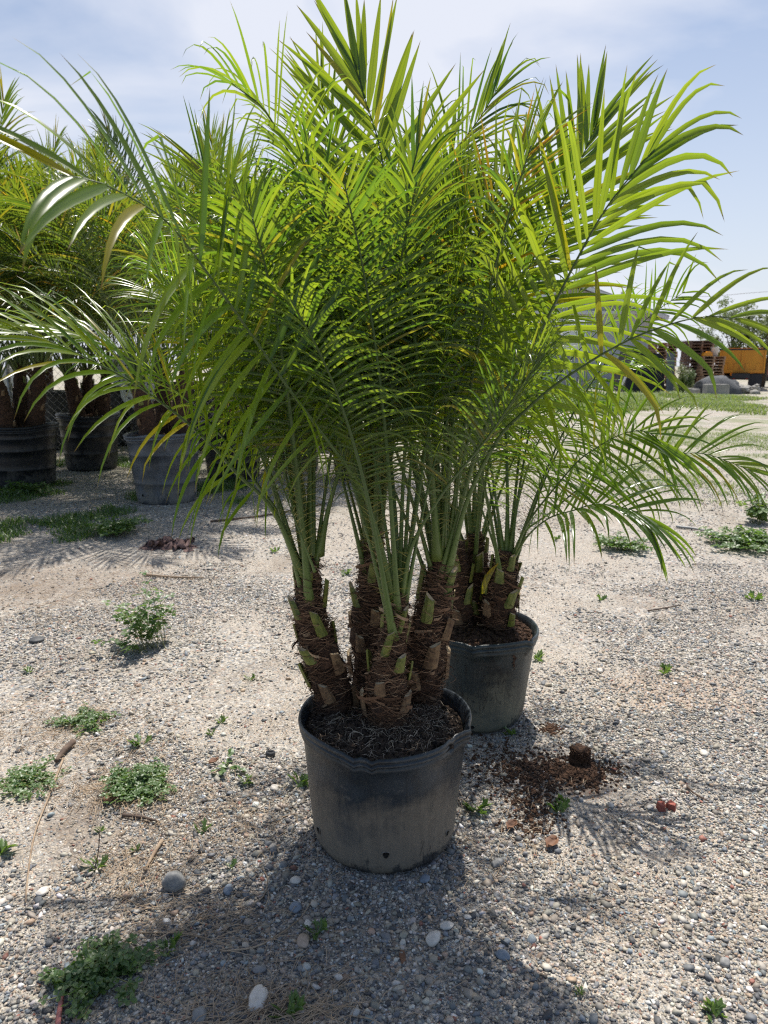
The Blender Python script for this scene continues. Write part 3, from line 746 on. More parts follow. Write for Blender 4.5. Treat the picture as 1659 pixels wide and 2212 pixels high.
# trunk 1: outer left arching leaves and a steep bundle
stem_fronds(t1, T1[-1], rng, [
    dict(P=path([(655, 1250, 1.68), (591, 1105, 1.62), (509, 1020, 1.56), (465, 970, 1.52), (400, 910, 1.46), (304, 838, 1.38), (216, 788, 1.32), (109, 738, 1.26), (20, 712, 1.22)]), lmax=0.28, droop=0.17, s0=0.24, vee=5, pairs=32, kink=0.1, wmax=0.0118, facing=Vector((0, -0.8, 0.6)), fw=0.8),
    dict(P=path([(660, 1255, 1.69), (610, 1125, 1.68), (553, 1043, 1.66), (495, 961, 1.64), (407, 867, 1.60), (313, 794, 1.56), (200, 735, 1.52), (70, 705, 1.5)]), lmax=0.27, droop=0.17, s0=0.22, kink=0.1, wmax=0.011, pairs=34, facing=Vector((0, -0.6, 0.8)), fw=0.6),
    dict(P=path([(668, 1200, 1.71), (640, 1050, 1.78), (590, 900, 1.86), (520, 760, 1.92), (430, 640, 1.98), (330, 560, 2.02)]), lmax=0.26, droop=0.12, facing=Vector((0, -1, 0.15))),
    dict(P=path([(668, 1190, 1.71), (645, 1000, 1.75), (600, 800, 1.78), (540, 600, 1.80), (480, 430, 1.84), (430, 350, 1.86)]), lmax=0.27, droop=0.05, tipangle=16, facing=Vector((0, -1, 0.15))),
    dict(P=path([(690, 1200, 1.70), (712, 1090, 1.68), (755, 950, 1.66), (800, 820, 1.62), (850, 700, 1.58)]), lmax=0.20, droop=0.12),
], 13, (0.74, 0.92), (R(1), R(22), R(14), R(76)), azs=[R(100), R(60), R(150), R(200), R(20), R(175), R(130), R(240), R(190)], lmax=0.205, wmax=0.0092, pairs=42, s0=0.40)
# trunk 2: the tallest, with the fan of new leaves at the top
stem_fronds(t2, T2[-1], rng, [
    dict(P=path([(812, 1150, 1.80), (838, 950, 1.80), (852, 750, 1.80), (848, 560, 1.80), (825, 342, 1.80), (788, 212, 1.80), (768, 140, 1.80)]), lmax=0.31, wmax=0.0235, droop=0.012, tipangle=8, kink=0, tone=(0.75, 1.0), vee=4, s0=0.40, pairs=28, wide=66, facing=Vector((0, -1, 0.15)), fw=0.95),
    dict(P=path([(800, 1150, 1.80), (790, 900, 1.82), (775, 650, 1.84), (745, 420, 1.86), (712, 280, 1.88), (688, 200, 1.88)]), lmax=0.25, droop=0.05, kink=0.1, tone=(0.3, 1), facing=Vector((0, -1, 0.15)), fw=0.9),
    dict(P=path([(800, 1150, 1.79), (770, 900, 1.74), (720, 650, 1.68), (660, 420, 1.62), (580, 250, 1.56), (500, 180, 1.52)]), lmax=0.25, droop=0.24, kink=0.4, vee=25, tipangle=30),
    dict(P=path([(815, 1150, 1.81), (860, 900, 1.86), (900, 660, 1.90), (935, 450, 1.92), (985, 330, 1.92), (1040, 250, 1.90), (1075, 190, 1.9)]), lmax=0.25, droop=0.16, kink=0.4, facing=Vector((0, -1, 0.15))),
    dict(P=path([(800, 1160, 1.79), (760, 1000, 1.70), (745, 800, 1.60), (735, 620, 1.52), (700, 450, 1.45), (650, 340, 1.42)]), lmax=0.21, droop=0.2, kink=0.3),
], 16, (0.84, 0.98), (R(1), R(19), R(12), R(78)), azs=[R(80), R(160), R(110), R(20), R(210), R(50), R(140), R(-20), R(185)], lmax=0.21, wmax=0.0094, pairs=42, s0=0.40)
# trunk 3: in front; its long leaf reaches out to the left, close to the viewer
stem_fronds(t3, T3[-1], rng, [
    dict(P=path([(852, 1300, 1.61), (815, 1150, 1.58), (775, 1048, 1.54), (683, 919, 1.46), (622, 837, 1.40), (520, 690, 1.30), (430, 565, 1.21), (376, 496, 1.15), (330, 455, 1.11), (220, 396, 1.04), (130, 378, 1.00)]), lmax=0.33, wmax=0.0185, droop=0.15, tipangle=38, kink=0.35, vee=8, s0=0.36, pairs=25, tone=(0.1, 0.7), wide=80, facing=Vector((0.1, -1, 0.5)), fw=0.8),
    dict(P=path([(690, 1420, 1.60), (700, 1330, 1.60), (680, 1235, 1.58), (640, 1130, 1.57), (590, 1010, 1.56), (520, 930, 1.55)][2:]), lmax=0.12, droop=0.1, pairs=16, r0=0.006),
    dict(P=path([(870, 1290, 1.62), (890, 1180, 1.60), (960, 1060, 1.54), (1050, 950, 1.48), (1110, 860, 1.44), (1160, 780, 1.42)]), lmax=0.20, droop=0.12),
    dict(P=path([(868, 1280, 1.62), (900, 1100, 1.60), (930, 900, 1.60), (970, 700, 1.60), (1000, 520, 1.62), (1010, 400, 1.64)]), lmax=0.22, droop=0.16, yellow=0.02),
], 11, (0.80, 0.95), (R(1), R(22), R(18), R(78)), azs=[R(85), R(30), R(140), R(170), R(5), R(60), R(250)], lmax=0.19, wmax=0.0088, r0=0.012, pairs=42, s0=0.42)
# trunk 4: the big leaves that arch out to the right
stem_fronds(t4, T4[-1], rng, [
    dict(P=path([(950, 1255, 1.73), (985, 1130, 1.70), (1025, 990, 1.66), (1070, 877, 1.62), (1134, 780, 1.57), (1179, 694, 1.54), (1244, 565, 1.50), (1309, 450, 1.47), (1384, 355, 1.45), (1414, 325, 1.44)]), lmax=0.30, wmax=0.0190, droop=0.18, kink=0.12, r0=0.018, tone=(0.3, 1), tipangle=10, s0=0.34, vee=4, pairs=25, wide=66, facing=Vector((0, -1, 0.15)), fw=0.95),
    dict(P=path([(965, 1250, 1.73), (1010, 1080, 1.66), (1075, 950, 1.58), (1132, 890, 1.53), (1187, 841, 1.49), (1270, 784, 1.43), (1361, 733, 1.38), (1456, 698, 1.33), (1530, 683, 1.30), (1600, 690, 1.28)]), lmax=0.20, wmax=0.0150, droop=0.22, kink=0.75, s0=0.44, vee=10, pairs=15, wide=80, tipangle=16, tone=(0.1, 0.9), facing=Vector((0, -1, 0.15)), fw=0.85),
    dict(P=path([(960, 1200, 1.75), (1010, 950, 1.78), (1080, 720, 1.80), (1170, 540, 1.80), (1240, 380, 1.78), (1290, 265, 1.78)]), lmax=0.28, wmax=0.0175, droop=0.04, tipangle=14, kink=0.1, tone=(0.3, 1), facing=Vector((0, -1, 0.15))),
    dict(P=path([(955, 1200, 1.73), (975, 950, 1.70), (1000, 720, 1.68), (1030, 520, 1.67), (1090, 400, 1.67), (1150, 320, 1.67)]), lmax=0.25, droop=0.06, yellow=0.22, tone=(0.6, 1), facing=Vector((0, -1, 0.15))),
    dict(P=path([(950, 1210, 1.76), (960, 1000, 1.85), (1020, 780, 1.95), (1090, 600, 2.02), (1180, 480, 2.05), (1280, 430, 2.05)]), lmax=0.23, droop=0.16),
    dict(P=path([(945, 1210, 1.72), (930, 1000, 1.66), (905, 800, 1.60), (880, 600, 1.55), (880, 430, 1.52), (905, 310, 1.50)]), lmax=0.22, droop=0.2, kink=0.3),
], 16, (0.86, 1.02), (R(1), R(20), R(16), R(80)), azs=[R(90), R(40), R(130), R(60), R(20), R(110), R(145), R(75), R(160), R(-60)], lmax=0.21, wmax=0.0094, pairs=42, s0=0.40)

# ================================================================== the second potted palm
palm2 = empty('potted_palm', (0, 0, 0))
tag(palm2, 'shorter palm clump in the dark pot standing right behind the front pot', 'potted palm')
pot2, wp2 = make_pot(palm2, POT2, 0.325, 0.172, 0.202, M['pot_b'], 0.0085, 0.028, seed=9, holes=4, crumples=((R(262), 0.10, 0.007), (R(318), 0.05, 0.010)))
rng = random.Random(31)
make_soil(palm2, POT2, 0.195, 0.295, 0.028, rng, M['mulch'], 1400, 0.009)
rs_ = MB(); a0 = R(303)
for k in range(5):     # rusty mud streak under the rim
    c = Vector((math.cos(a0), math.sin(a0), 0)); wv = UP.cross(c)
    base_ = wp2(c * 0.1955 + UP * (0.275 - k * 0.011), a0) + c * 0.002 + wv * (0.003 * math.sin(k * 2.1))
    s_ = 0.007 * (1 - 0.12 * k) * (1 + 0.3 * math.sin(k * 3))
    ids = [rs_.vert(base_ + wv * s_ * math.cos(q * PI / 4) * (1 + 0.3 * math.sin(q * 5 + k)) + UP * s_ * 1.1 * math.sin(q * PI / 4)) for q in range(8)]
    rs_.face(ids)
rs_.build('mud_streak', M['mulch'], pot2)
A1 = [at(1030, 1350, 2.34), at(1030, 1280, 2.34), at(1028, 1210, 2.34), at(1025, 1150, 2.34)]
A2 = [at(1072, 1345, 2.26), at(1080, 1290, 2.25), at(1088, 1240, 2.24), at(1096, 1190, 2.24)]
A3 = [at(990, 1350, 2.28), at(985, 1290, 2.28), at(985, 1230, 2.28), at(985, 1170, 2.28)]
a1, _ = trunk_parts(palm2, A1, [0.060, 0.058, 0.042, 0.026], rng, 14, 800, 0.2, 1.5)
a2, _ = trunk_parts(palm2, A2, [0.058, 0.056, 0.044, 0.026], rng, 14, 900, 0.2, 1.5)
a3, _ = trunk_parts(palm2, A3, [0.052, 0.050, 0.040, 0.026], rng, 10, 500, 0.2, 1.4)
stem_fronds(a2, A2[-1], rng, [
    dict(P=path([(1105, 1215, 2.22), (1139, 1159, 2.18), (1185, 1120, 2.14), (1237, 1103, 2.10), (1289, 1089, 2.06), (1342, 1096, 2.03), (1383, 1110, 2.01), (1404, 1134, 2.00)]), lmax=0.29, wmax=0.0175, droop=0.15, tipangle=16, tone=(0, 0.3), pairs=22, s0=0.25, fw=0.5, facing=Vector((0, -1, 0.6))),
    dict(P=path([(1108, 1200, 2.23), (1140, 1130, 2.20), (1185, 1070, 2.16), (1247, 998, 2.10), (1289, 967, 2.06), (1335, 941, 2.02), (1380, 930, 1.99), (1415, 943, 1.97), (1439, 977, 1.96)]), lmax=0.23, wmax=0.0135, droop=0.09, pairs=24, vee=10, kink=0.1, wide=78, facing=Vector((0, -1, 0.15))),
    dict(P=path([(1110, 1205, 2.24), (1132, 1150, 2.26), (1185, 1110, 2.28), (1254, 1054, 2.30), (1324, 1019, 2.30), (1380, 1000, 2.28), (1481, 979, 2.24), (1533, 983, 2.22), (1575, 998, 2.20), (1625, 1018, 2.18)]), lmax=0.24, wmax=0.0128, droop=0.20, pairs=28, vee=10, facing=Vector((0, -1, 0.15)), fw=0.7),
    dict(P=path([(1105, 1190, 2.26), (1120, 1080, 2.32), (1160, 960, 2.38), (1220, 870, 2.42), (1300, 810, 2.44), (1390, 790, 2.44)]), lmax=0.24, droop=0.16),
], 9, (0.75, 1.0), (R(3), R(30), R(25), R(95)), azs=[R(90), R(20), R(150), R(60), R(-10), R(180), R(110), R(40), R(230)], lmax=0.19, wmax=0.0090, r0=0.010, pairs=36, tone=(0, 0.6))
stem_fronds(a1, A1[-1], rng, [], 10, (0.85, 1.1), (R(3), R(26), R(20), R(88)), azs=[R(95), R(160), R(30), R(200), R(70), R(130), R(5), R(180), R(50), R(270)], lmax=0.19, wmax=0.0092, r0=0.010, pairs=36, tone=(0, 0.7))
stem_fronds(a3, A3[-1], rng, [], 7, (0.85, 1.05), (R(3), R(26), R(20), R(85)), azs=[R(95), R(150), R(190), R(120), R(170), R(210), R(80)], lmax=0.19, wmax=0.0092, r0=0.010, pairs=36, tone=(0, 0.7))
# one yellowed stub leaf
yl = MB(); Pq = path([(1043, 1282, 2.14), (1050, 1255, 2.14), (1062, 1232, 2.15), (1077, 1216, 2.17)]); C_, _ = resample(Pq, 8)
pv = None
for i, q in enumerate(C_):
    w_ = 0.011 * math.sin(PI * (0.12 + 0.8 * i / 8)); e = Vector((w_, 0, 0.002)); c = (0.8, 0.4, 0.35 + 0.6 * (i / 8) ** 2, 0)
    cur = (yl.vert(q - e, c), yl.vert(q + Vector((0, -0.003, 0)), c), yl.vert(q + e, c))
    if pv: yl.face((pv[0], pv[1], cur[1], cur[0])); yl.face((pv[1], pv[2], cur[2], cur[1]))
    pv = cur
yo = yl.build('leaf_stub', M['leaf'], a2); yo['label'] = 'yellowing cut leaf blade'

# ================================================================== tall potted palms in the row at the left
protos = []
rng = random.Random(77)
for i in range(9):
    mb = MB(); k = i / 8.0
    P = arc_path(Vector((0, 0, 0)), 0.0, R(3 + 32 * k), R(30 + 95 * k), rng.uniform(1.35, 1.6), 1.9, sway=rng.uniform(-0.1, 0.1))
    frond(mb, P, rng, pairs=42, lmax=0.30, wmax=0.0140, droop=0.17, seg=5, fold=False, r0=0.012, twist=rng.uniform(-0.6, 0.6), yellow=0.04 * k, spines=False)
    me = bpy.data.meshes.new('frond'); me.from_pydata(mb.v, [], mb.f)
    me.materials.append(M['leaf_far']); me.materials.append(M['petiole'])
    me.polygons.foreach_set('material_index', np.array(mb.m, dtype=np.int32)); me.polygons.foreach_set('use_smooth', np.ones(len(mb.f), bool))
    ca = me.color_attributes.new('tint', 'FLOAT_COLOR', 'POINT'); ca.data.foreach_set('color', np.array(mb.c, dtype=np.float32).ravel())
    me.update(); protos.append(me)
def far_palm(loc, h, rt, mt, label, seed, stems=3, nf=13, th=0.55, scale=1.0, bands=(0.3, 0.6, 0.8)):
    rng = random.Random(seed); t_ = empty('potted_palm', (0, 0, 0)); tag(t_, label, 'potted palm', 'tall potted palms in the row at the left')
    make_pot(t_, loc, h, rt * 0.84, rt, mt, 0.02, 0.05, seed=seed, holes=5, bands=bands, nseg=40)
    make_soil(t_, loc, rt * 0.97, h - 0.05, 0.03, rng, M['mulch'], 150, 0.02)
    for s in range(stems):
        a = 2 * PI * s / stems + rng.uniform(-0.4, 0.4); q = rt * 0.42; ln = rng.uniform(0.9, 1.15) * th
        b = Vector(loc) + Vector((math.cos(a) * q, math.sin(a) * q, h - 0.08)); tp = b + Vector((math.cos(a) * 0.10, math.sin(a) * 0.10, ln))
        tr, _ = trunk_parts(t_, [b, b.lerp(tp, 0.3) + Vector((0, 0, 0.02)), b.lerp(tp, 0.7), tp], [0.085, 0.08, 0.07, 0.04], rng, 8, 120, 0.6, 1.6)
        for f in range(nf):
            k = (f + 0.5) / nf; me = protos[min(8, int(k * 9))]
            o = bpy.data.objects.new('frond', me); col.objects.link(o); o.parent = tr
            az = f * 2.399 + s * 1.1 + rng.uniform(-0.3, 0.3); sc_ = scale * rng.uniform(0.88, 1.1)
            o.location = tp + Vector((math.cos(az), math.sin(az), 0)) * 0.03 - UP * 0.12 * k
            o.rotation_euler = (rng.uniform(-0.08, 0.08), rng.uniform(-0.08, 0.08), az); o.scale = (sc_, sc_, sc_)
def gpos(px, Y): return Vector(((px - 829.5) / FPX * (Y * CP + CAM_H * SP_), Y, 0))
far_palm(gpos(55, 7.05), 0.62, 0.33, M['pot_c'], 'tall palm in the ribbed black pot at the left edge', 1, 4, 20, 0.62, 1.38)
far_palm(gpos(200, 8.30), 0.64, 0.33, M['pot_c'], 'tall palm in a black pot between left edge pot and grey pot', 2, 4, 20, 0.62, 1.38)
far_palm(gpos(362, 6.25), 0.61, 0.30, M['pot_d'], 'tall palm in the dusty grey pot, nearest of the left row', 3, 3, 20, 0.60, 1.25, (0.3, 0.7))
far_palm(gpos(505, 7.6), 0.60, 0.32, M['pot_c'], 'tall palm in the black pot right behind the dusty grey pot', 4, 3, 18, 0.60, 1.3)
far_palm(gpos(640, 8.4), 0.58, 0.31, M['pot_c'], 'tall palm in a black pot behind the left leaves of the front palm', 5, 3, 16, 0.6, 1.25)
far_palm(gpos(775, 7.6), 0.50, 0.30, M['pot_c'], 'palm in a black pot behind the middle of the front palm, last of the row', 6, 3, 13, 0.4, 0.85)
far_palm(gpos(-130, 8.0), 0.62, 0.33, M['pot_c'], 'tall palm beyond the left edge, its leaves reaching in', 7, 4, 17, 1.05, 1.35)
far_palm(gpos(330, 10.6), 0.60, 0.32, M['pot_c'], 'tall palm behind the chain link fence, above the white discs', 8, 4, 16, 0.70, 1.15)
far_palm(gpos(90, 11.5), 0.60, 0.32, M['pot_c'], 'tall palm behind the chain link fence near the left edge', 9, 4, 16, 0.75, 1.2)
far_palm(gpos(560, 11.8), 0.60, 0.32, M['pot_c'], 'tall palm behind the fence, farthest right of those beyond it', 10, 4, 16, 0.70, 1.15)

# ------------------------------------------------------------------ chain link fence
FY = 9.4
fence = empty('chain_link_fence', (0, 0, 0)); tag(fence, 'galvanised chain link fence behind the row of tall potted palms', 'fence')
x0, x1, fh, dm = -7.5, 0.4, 1.35, 0.068
nb = MB(); k = x0 - fh
def wire(mb, a, b, r):
    mb.tube([a, b], r, 3, 0, cap=False)
while k < x1 + fh:
    for sg in (1, -1):
        a = Vector((k if sg > 0 else k + fh, FY + 0.003 * sg, 0.03)); b = Vector((k + fh if sg > 0 else k, FY + 0.003 * sg, 0.03 + fh))
        lo, hi = 0.0, 1.0
        for xa, xb in (((x0 - a.x), (b.x - a.x)), ((x1 - a.x), (b.x - a.x))): pass
        ta = (x0 - a.x) / (b.x - a.x); tb = (x1 - a.x) / (b.x - a.x)
        if ta > tb: ta, tb = tb, ta
        ta = max(0, ta); tb = min(1, tb)
        if tb > ta: wire(nb, a.lerp(b, ta), a.lerp(b, tb), 0.0018)
    k += dm * 2 ** 0.5
nb.build('wire_mesh', M['galv'], fence)
rl = MB(); rl.tube([Vector((x0, FY, fh + 0.05)), Vector((x1, FY, fh + 0.05))], 0.02, 8); rl.build('rail', M['galv'], fence)
for x in (-7.5, -4.9, -2.2, 0.4):
    pb = MB(); pb.tube([Vector((x, FY + 0.04, 0)), Vector((x, FY + 0.04, fh + 0.1))], 0.03, 8); pb.build('fence_post', M['galv'], fence)

# white discs with holes and black tubs stored behind the fence
def disc(px, py, Y, r, label, tilt):
    c = at(px, py, Y); mb = MB(); seg = 40; rows = []
    ti = Matrix.Rotation(tilt, 3, 'X')
    prof = [(0.10, 0.03), (0.30, 0.02), (0.55, 0.0), (0.80, 0.0), (0.92, -0.02), (1.0, -0.03), (1.0, 0.03), (0.85, 0.05), (0.1, 0.06)]
    for (q, dpt) in prof:
        rows.append([mb.vert(ti @ Vector((r * q * math.cos(2 * PI * k / seg), dpt, r * q * math.sin(2 * PI * k / seg)))) for k in range(seg)])
    for i in range(len(rows) - 1):
        for k in range(seg): mb.face((rows[i][k], rows[i + 1][k], rows[i + 1][(k + 1) % seg], rows[i][(k + 1) % seg]))
    t_ = empty('plastic_disc', c); tag(t_, label, 'plastic disc', 'white plastic discs behind the fence'); mb.build('disc_plate', M['white_plastic'], t_)
    for (qr, nn, hr) in ((0.66, 10, 0.055), (0.36, 6, 0.05)):
        for k in range(nn):
            a = 2 * PI * k / nn; hb = MB()
            ids = [hb.vert(ti @ Vector((r * (qr * math.cos(a) + hr * math.cos(b * PI / 5)), -0.012 if qr > 0.5 else 0.008, r * (qr * math.sin(a) + hr * math.sin(b * PI / 5))))) for b in range(10)]
            hb.face(ids); hb.build('hole', M['hole'], t_)
disc(25, 838, 10.0, 0.27, 'white plastic disc with holes standing behind the fence above the left edge pot', R(-12))
disc(300, 845, 10.0, 0.25, 'white plastic disc with holes behind the fence, left of the dusty grey pot', R(-10))
disc(265, 800, 11.2, 0.25, 'smaller white plastic disc standing farther back than the other two', R(-8))
def tub(px, Y, h, r, label, mt, bands=(0.5,)):
    t_ = empty('nursery_tub', (0, 0, 0)); tag(t_, label, 'tub', 'empty tubs behind the fence')
    make_pot(t_, gpos(px, Y), h, r * 0.85, r, mt, 0.02, 0.05, seed=int(px) + 50, holes=0, bands=bands, nseg=32)
tub(20, 10.6, 0.75, 0.40, 'black tub under the leftmost white disc behind the fence', M['black_plastic'])
tub(130, 10.4, 0.85, 0.36, 'tall black tub behind the fence between the two white discs', M['black_plastic'])
tub(270, 11.0, 0.9, 0.42, 'wide black tub behind the middle white disc', M['black_plastic'])
tub(420, 10.3, 0.95, 0.38, 'black tub behind the fence above the dusty grey pot', M['black_plastic'])
tub(470, 11.2, 0.9, 0.18, 'red tub behind the fence', M['red_plastic'])
tub(560, 10.0, 0.8, 0.38, 'black tub behind the fence right of the red tub', M['black_plastic'])
tub(690, 10.4, 0.75, 0.40, 'black tub at the right end of the fence', M['black_plastic'])

# ------------------------------------------------------------------ far yard: house
HY = 40.0
def hx(px): return (px - 829.5) / FPX * (HY * CP + 0.2 * SP_)
def hzz(py): return at(900, py, HY).z
house = empty('house', (0, 0, 0)); tag(house, 'pale grey low house with a wide stained gable at the right horizon', 'house')
m, t, p, o = mat('stained_render')
n1 = noise(t, 0.7, 6, 0.7, 0.5); n2 = noise(t, 3.5, 6, 0.7)
c = ramp(t, [(0.35, (0.62, 0.62, 0.61)), (0.55, (0.46, 0.455, 0.44)), (0.75, (0.24, 0.23, 0.22))])
mpn = N(t, 'ShaderNodeMapping'); tcc = N(t, 'ShaderNodeTexCoord'); mpn.inputs['Scale'].default_value = (1.6, 1.6, 0.35); L(t, tcc.outputs['Object'], mpn.inputs[0]); L(t, mpn.outputs[0], n1.inputs['Vector'])
L(t, math_(t, 'ADD', math_(t, 'MULTIPLY', n1.outputs['Fac'], 0.7), math_(t, 'MULTIPLY', n2.outputs['Fac'], 0.3)), c.inputs[0]); L(t, c.outputs[0], p.inputs['Base Color']); p.inputs['Roughness'].default_value = 0.9
M['render_st'] = m
M['house_wall'] = simple('house_wall', (0.50, 0.51, 0.52), (0.62, 0.63, 0.64), 0.5, 0.85, 0)
M['trim'] = simple('white_trim', (0.66, 0.67, 0.68), (0.76, 0.77, 0.78), 1, 0.7, 0)
M['fascia'] = simple('brown_fascia', (0.09, 0.06, 0.05), (0.14, 0.10, 0.08), 1, 0.8, 0)
M['roofing'] = simple('grey_roofing', (0.26, 0.26, 0.26), (0.36, 0.36, 0.36), 1, 0.9, 0.3, 20)
M['win'] = simple('window_glass', (0.03, 0.035, 0.04), (0.06, 0.065, 0.07), 1, 0.15, 0)
xl, xr, xm = hx(1052), hx(1403), hx(1228); zt, zb, zp = hzz(672), 0.0, hzz(617)
w = MB(); w.box(((xl + xr) / 2, HY + 4, zt / 2), (xr - xl, 8, zt)); w.build('wall', M['house_wall'], house, smooth=False)
ov = hx(1424) - xr; half = (xr - xl) / 2 + ov; slope = (zp - (zt - 0.1)) / half
gb = MB(); ids = [gb.vert((xm - half + 0.25, HY - 0.12, zt)), gb.vert((xm + half - 0.25, HY - 0.12, zt)), gb.vert((xm, HY - 0.12, zp - 0.12)),
                  gb.vert((xm - half + 0.25, HY + 0.05, zt)), gb.vert((xm + half - 0.25, HY + 0.05, zt)), gb.vert((xm, HY + 0.05, zp - 0.12))]
gb.face(ids[:3]); gb.face(ids[:2:-1]); gb.face((ids[0], ids[3], ids[4], ids[1])); gb.build('gable', M['render_st'], house, smooth=False)
bb = MB(); bb.box((xm, HY - 0.2, zt - 0.10), (2 * half - 0.9, 0.45, 0.16)); bb.build('band', M['trim'], house, smooth=False)
rf = MB()
for sd in (-1, 1):
    a = Vector((xm, 0, zp)); b = Vector((xm + sd * half, 0, zt - 0.45)); nrm = Vector((-(b.z - a.z), 0, b.x - a.x)).normalized() * 0.18
    if nrm.z < 0: nrm = -nrm
    q = [rf.vert(Vector((v.x, yy, v.z)) + (nrm if u else Vector())) for yy in (HY - 0.7, HY + 8.5) for (v, u) in ((a, 0), (b, 0), (b, 1), (a, 1))]
    for f_ in ((0, 1, 2, 3), (7, 6, 5, 4), (0, 4, 5, 1), (1, 5, 6, 2), (2, 6, 7, 3), (3, 7, 4, 0)): rf.face([q[i] for i in f_])
rfo = rf.build('roof', M['roofing'], house, smooth=False)
fs = MB()
for sd in (-1, 1):
    a = Vector((xm, HY - 0.73, zp + 0.02)); b = Vector((xm + sd * half, HY - 0.73, zt - 0.43)); d = (b - a); ln = d.length; d.normalize()
    an = math.atan2(-d.z, d.x); rot = Matrix.Rotation(an, 3, 'Y'); fs.box((a + b) / 2, (ln, 0.05, 0.20), rot)
fs.build('fascia', M['trim'], rfo, smooth=False)
sfx = MB(); sfx.box((xr + ov * 0.5, HY - 0.35, zt - 0.42), (ov * 1.0, 0.6, 0.12)); sfx.build('soffit', M['fascia'], rfo, smooth=False)
cp = MB(); cp.tube([Vector((hx(1346), HY + 1, zt)), Vector((hx(1346), HY + 1, hzz(626)))], 0.07, 8); cp.build('vent_pipe', M['galv'], rfo)
tk = MB(); tk.lathe([(0.0, 0.0), (0.5, 0.02), (0.62, 0.2), (0.62, 1.6), (0.5, 1.85), (0.0, 1.95)], 24)
tko = tk.build('water_tank', M['white_plastic'], loc=(hx(1195), 36, 1.6)); tag(tko, 'white rounded water tank on a stand left of the house', 'tank')
sd_ = MB()
for dx in (-0.45, 0.45):
    for dy in (-0.45, 0.45): sd_.box((dx, dy, -0.8), (0.08, 0.08, 1.6))
sd_.box((0, 0, -0.05), (1.1, 1.1, 0.08)); sd_.build('stand', M['galv'], tko, smooth=False)

# black covered cage and zinc sheet
def fx(px, Y): return (px - 829.5) / FPX * (Y * CP)
def fz(py, Y): return at(900, py, Y).z
Yc = 33.0
cg = empty('covered_cage', (0, 0, 0)); tag(cg, 'large frame covered in black shade cloth, in front of the house', 'shade frame')
b_ = MB(); xa, xb, xc, xd = fx(1350, Yc), fx(1440, Yc), fx(1372, Yc), fx(1437, Yc); zt_ = fz(757, Yc)
q = [b_.vert(v) for v in ((xa, Yc, 0), (xb, Yc, 0), (xd, Yc + 0.3, zt_ - 0.15), (xc, Yc + 0.3, zt_), (xa, Yc + 2.2, 0), (xb, Yc + 2.2, 0), (xd, Yc + 2.2, zt_ - 0.15), (xc, Yc + 2.2, zt_))]
for f_ in ((0, 1, 2, 3), (7, 6, 5, 4), (0, 4, 5, 1), (1, 5, 6, 2), (2, 6, 7, 3), (3, 7, 4, 0)): b_.face([q[i] for i in f_])
b_.build('cloth_cover', M['black_cloth'], cg, smooth=False)
b_ = MB(); b_.tube([Vector((xa - 0.25, Yc - 0.1, 0)), Vector((xc - 0.05, Yc - 0.05, zt_ * 0.85))], 0.05, 6); b_.build('prop_pole', M['white_plastic'], cg)
z_ = MB()
xz0, xz1 = fx(1440, Yc), fx(1457, Yc); nn = 14
for i in range(nn + 1):
    x = xz0 + (xz1 - xz0) * i / nn; dy = 0.03 * (i % 2); z_.vert((x, Yc - 0.15 + dy, 0)); z_.vert((x, Yc + 0.1 + dy, zt_ - 0.1))
    z_.vert((x, Yc - 0.14 + dy, 0)); z_.vert((x, Yc + 0.11 + dy, zt_ - 0.1))
for i in range(nn):
    a = i * 4; z_.face((a, a + 4, a + 5, a + 1)); z_.face((a + 2, a + 3, a + 7, a + 6))
tag(z_.build('zinc_sheet', M['zinc'], smooth=False), 'corrugated zinc sheet leaning at the right end of the black covered frame', 'metal sheet')

# pallets: one pallet, then copies
def pallet_mesh(nm, mt, w, d):
    mb = MB(); h = 0.145
    for i in range(7): mb.box((0, -d / 2 + d * (i + 0.5) / 7, h - 0.012), (w, d / 7 * 0.72, 0.022))
    for i in range(3): mb.box((-w / 2 + 0.05 + (w - 0.1) * i / 2, 0, h / 2), (0.075, d, h - 0.048))
    for i in range(3): mb.box((0, -d / 2 + 0.06 + (d - 0.12) * i / 2, 0.012), (w, 0.09, 0.022))
    return mb.build(nm, mt, smooth=False)
pal_old = pallet_mesh('pallet', M['wood_old'], 1.15, 1.1); pal_new = pallet_mesh('pallet', M['wood_new'], 1.15, 1.1)
def stack(src, px, Y, n, z0, label, group, seed, sc_=1.0, first=False):
    rng = random.Random(seed)
    for i in range(n):
        o = src if (first and i == 0) else src.copy()
        if o is not src: col.objects.link(o)
        o.location = (fx(px, Y) + rng.uniform(-0.04, 0.04), Y + rng.uniform(-0.05, 0.05), z0 + i * 0.148 * sc_); o.rotation_euler = (0, 0, rng.uniform(-0.06, 0.06))
        o.scale = (sc_, sc_, sc_); tag(o, (('topmost ' + label) if i == n - 1 else ('bottom ' + label) if i == 0 else label), 'pallet', group)
stack(pal_old, 1503, 35, 16, 0, 'weathered brown pallet in the tallest stack, right of the bush', 'pallets in the tall dark stack', 1, 1.0, True)
stack(pal_new, 1531, 34.4, 12, 0, 'brown pallet in the shorter stack touching the orange truck', 'pallets in the stack by the truck', 2, 0.92, True)
stack(pal_new, 1428, 38.0, 16, 0, 'pale pallet in the stack rising behind the black covered frame', 'pallets behind the black frame', 3)
bk = MB(); bk.lathe([(0.0, 0.0), (0.14, 0.0), (0.19, 0.40), (0.20, 0.41), (0.17, 0.39), (0.13, 0.03)], 20)
tag(bk.build('bucket', M['white_plastic'], loc=(fx(1541, 34.4), 34.4, 12 * 0.148 * 0.92 + 0.005)), 'white bucket on top of the shorter pallet stack', 'bucket')
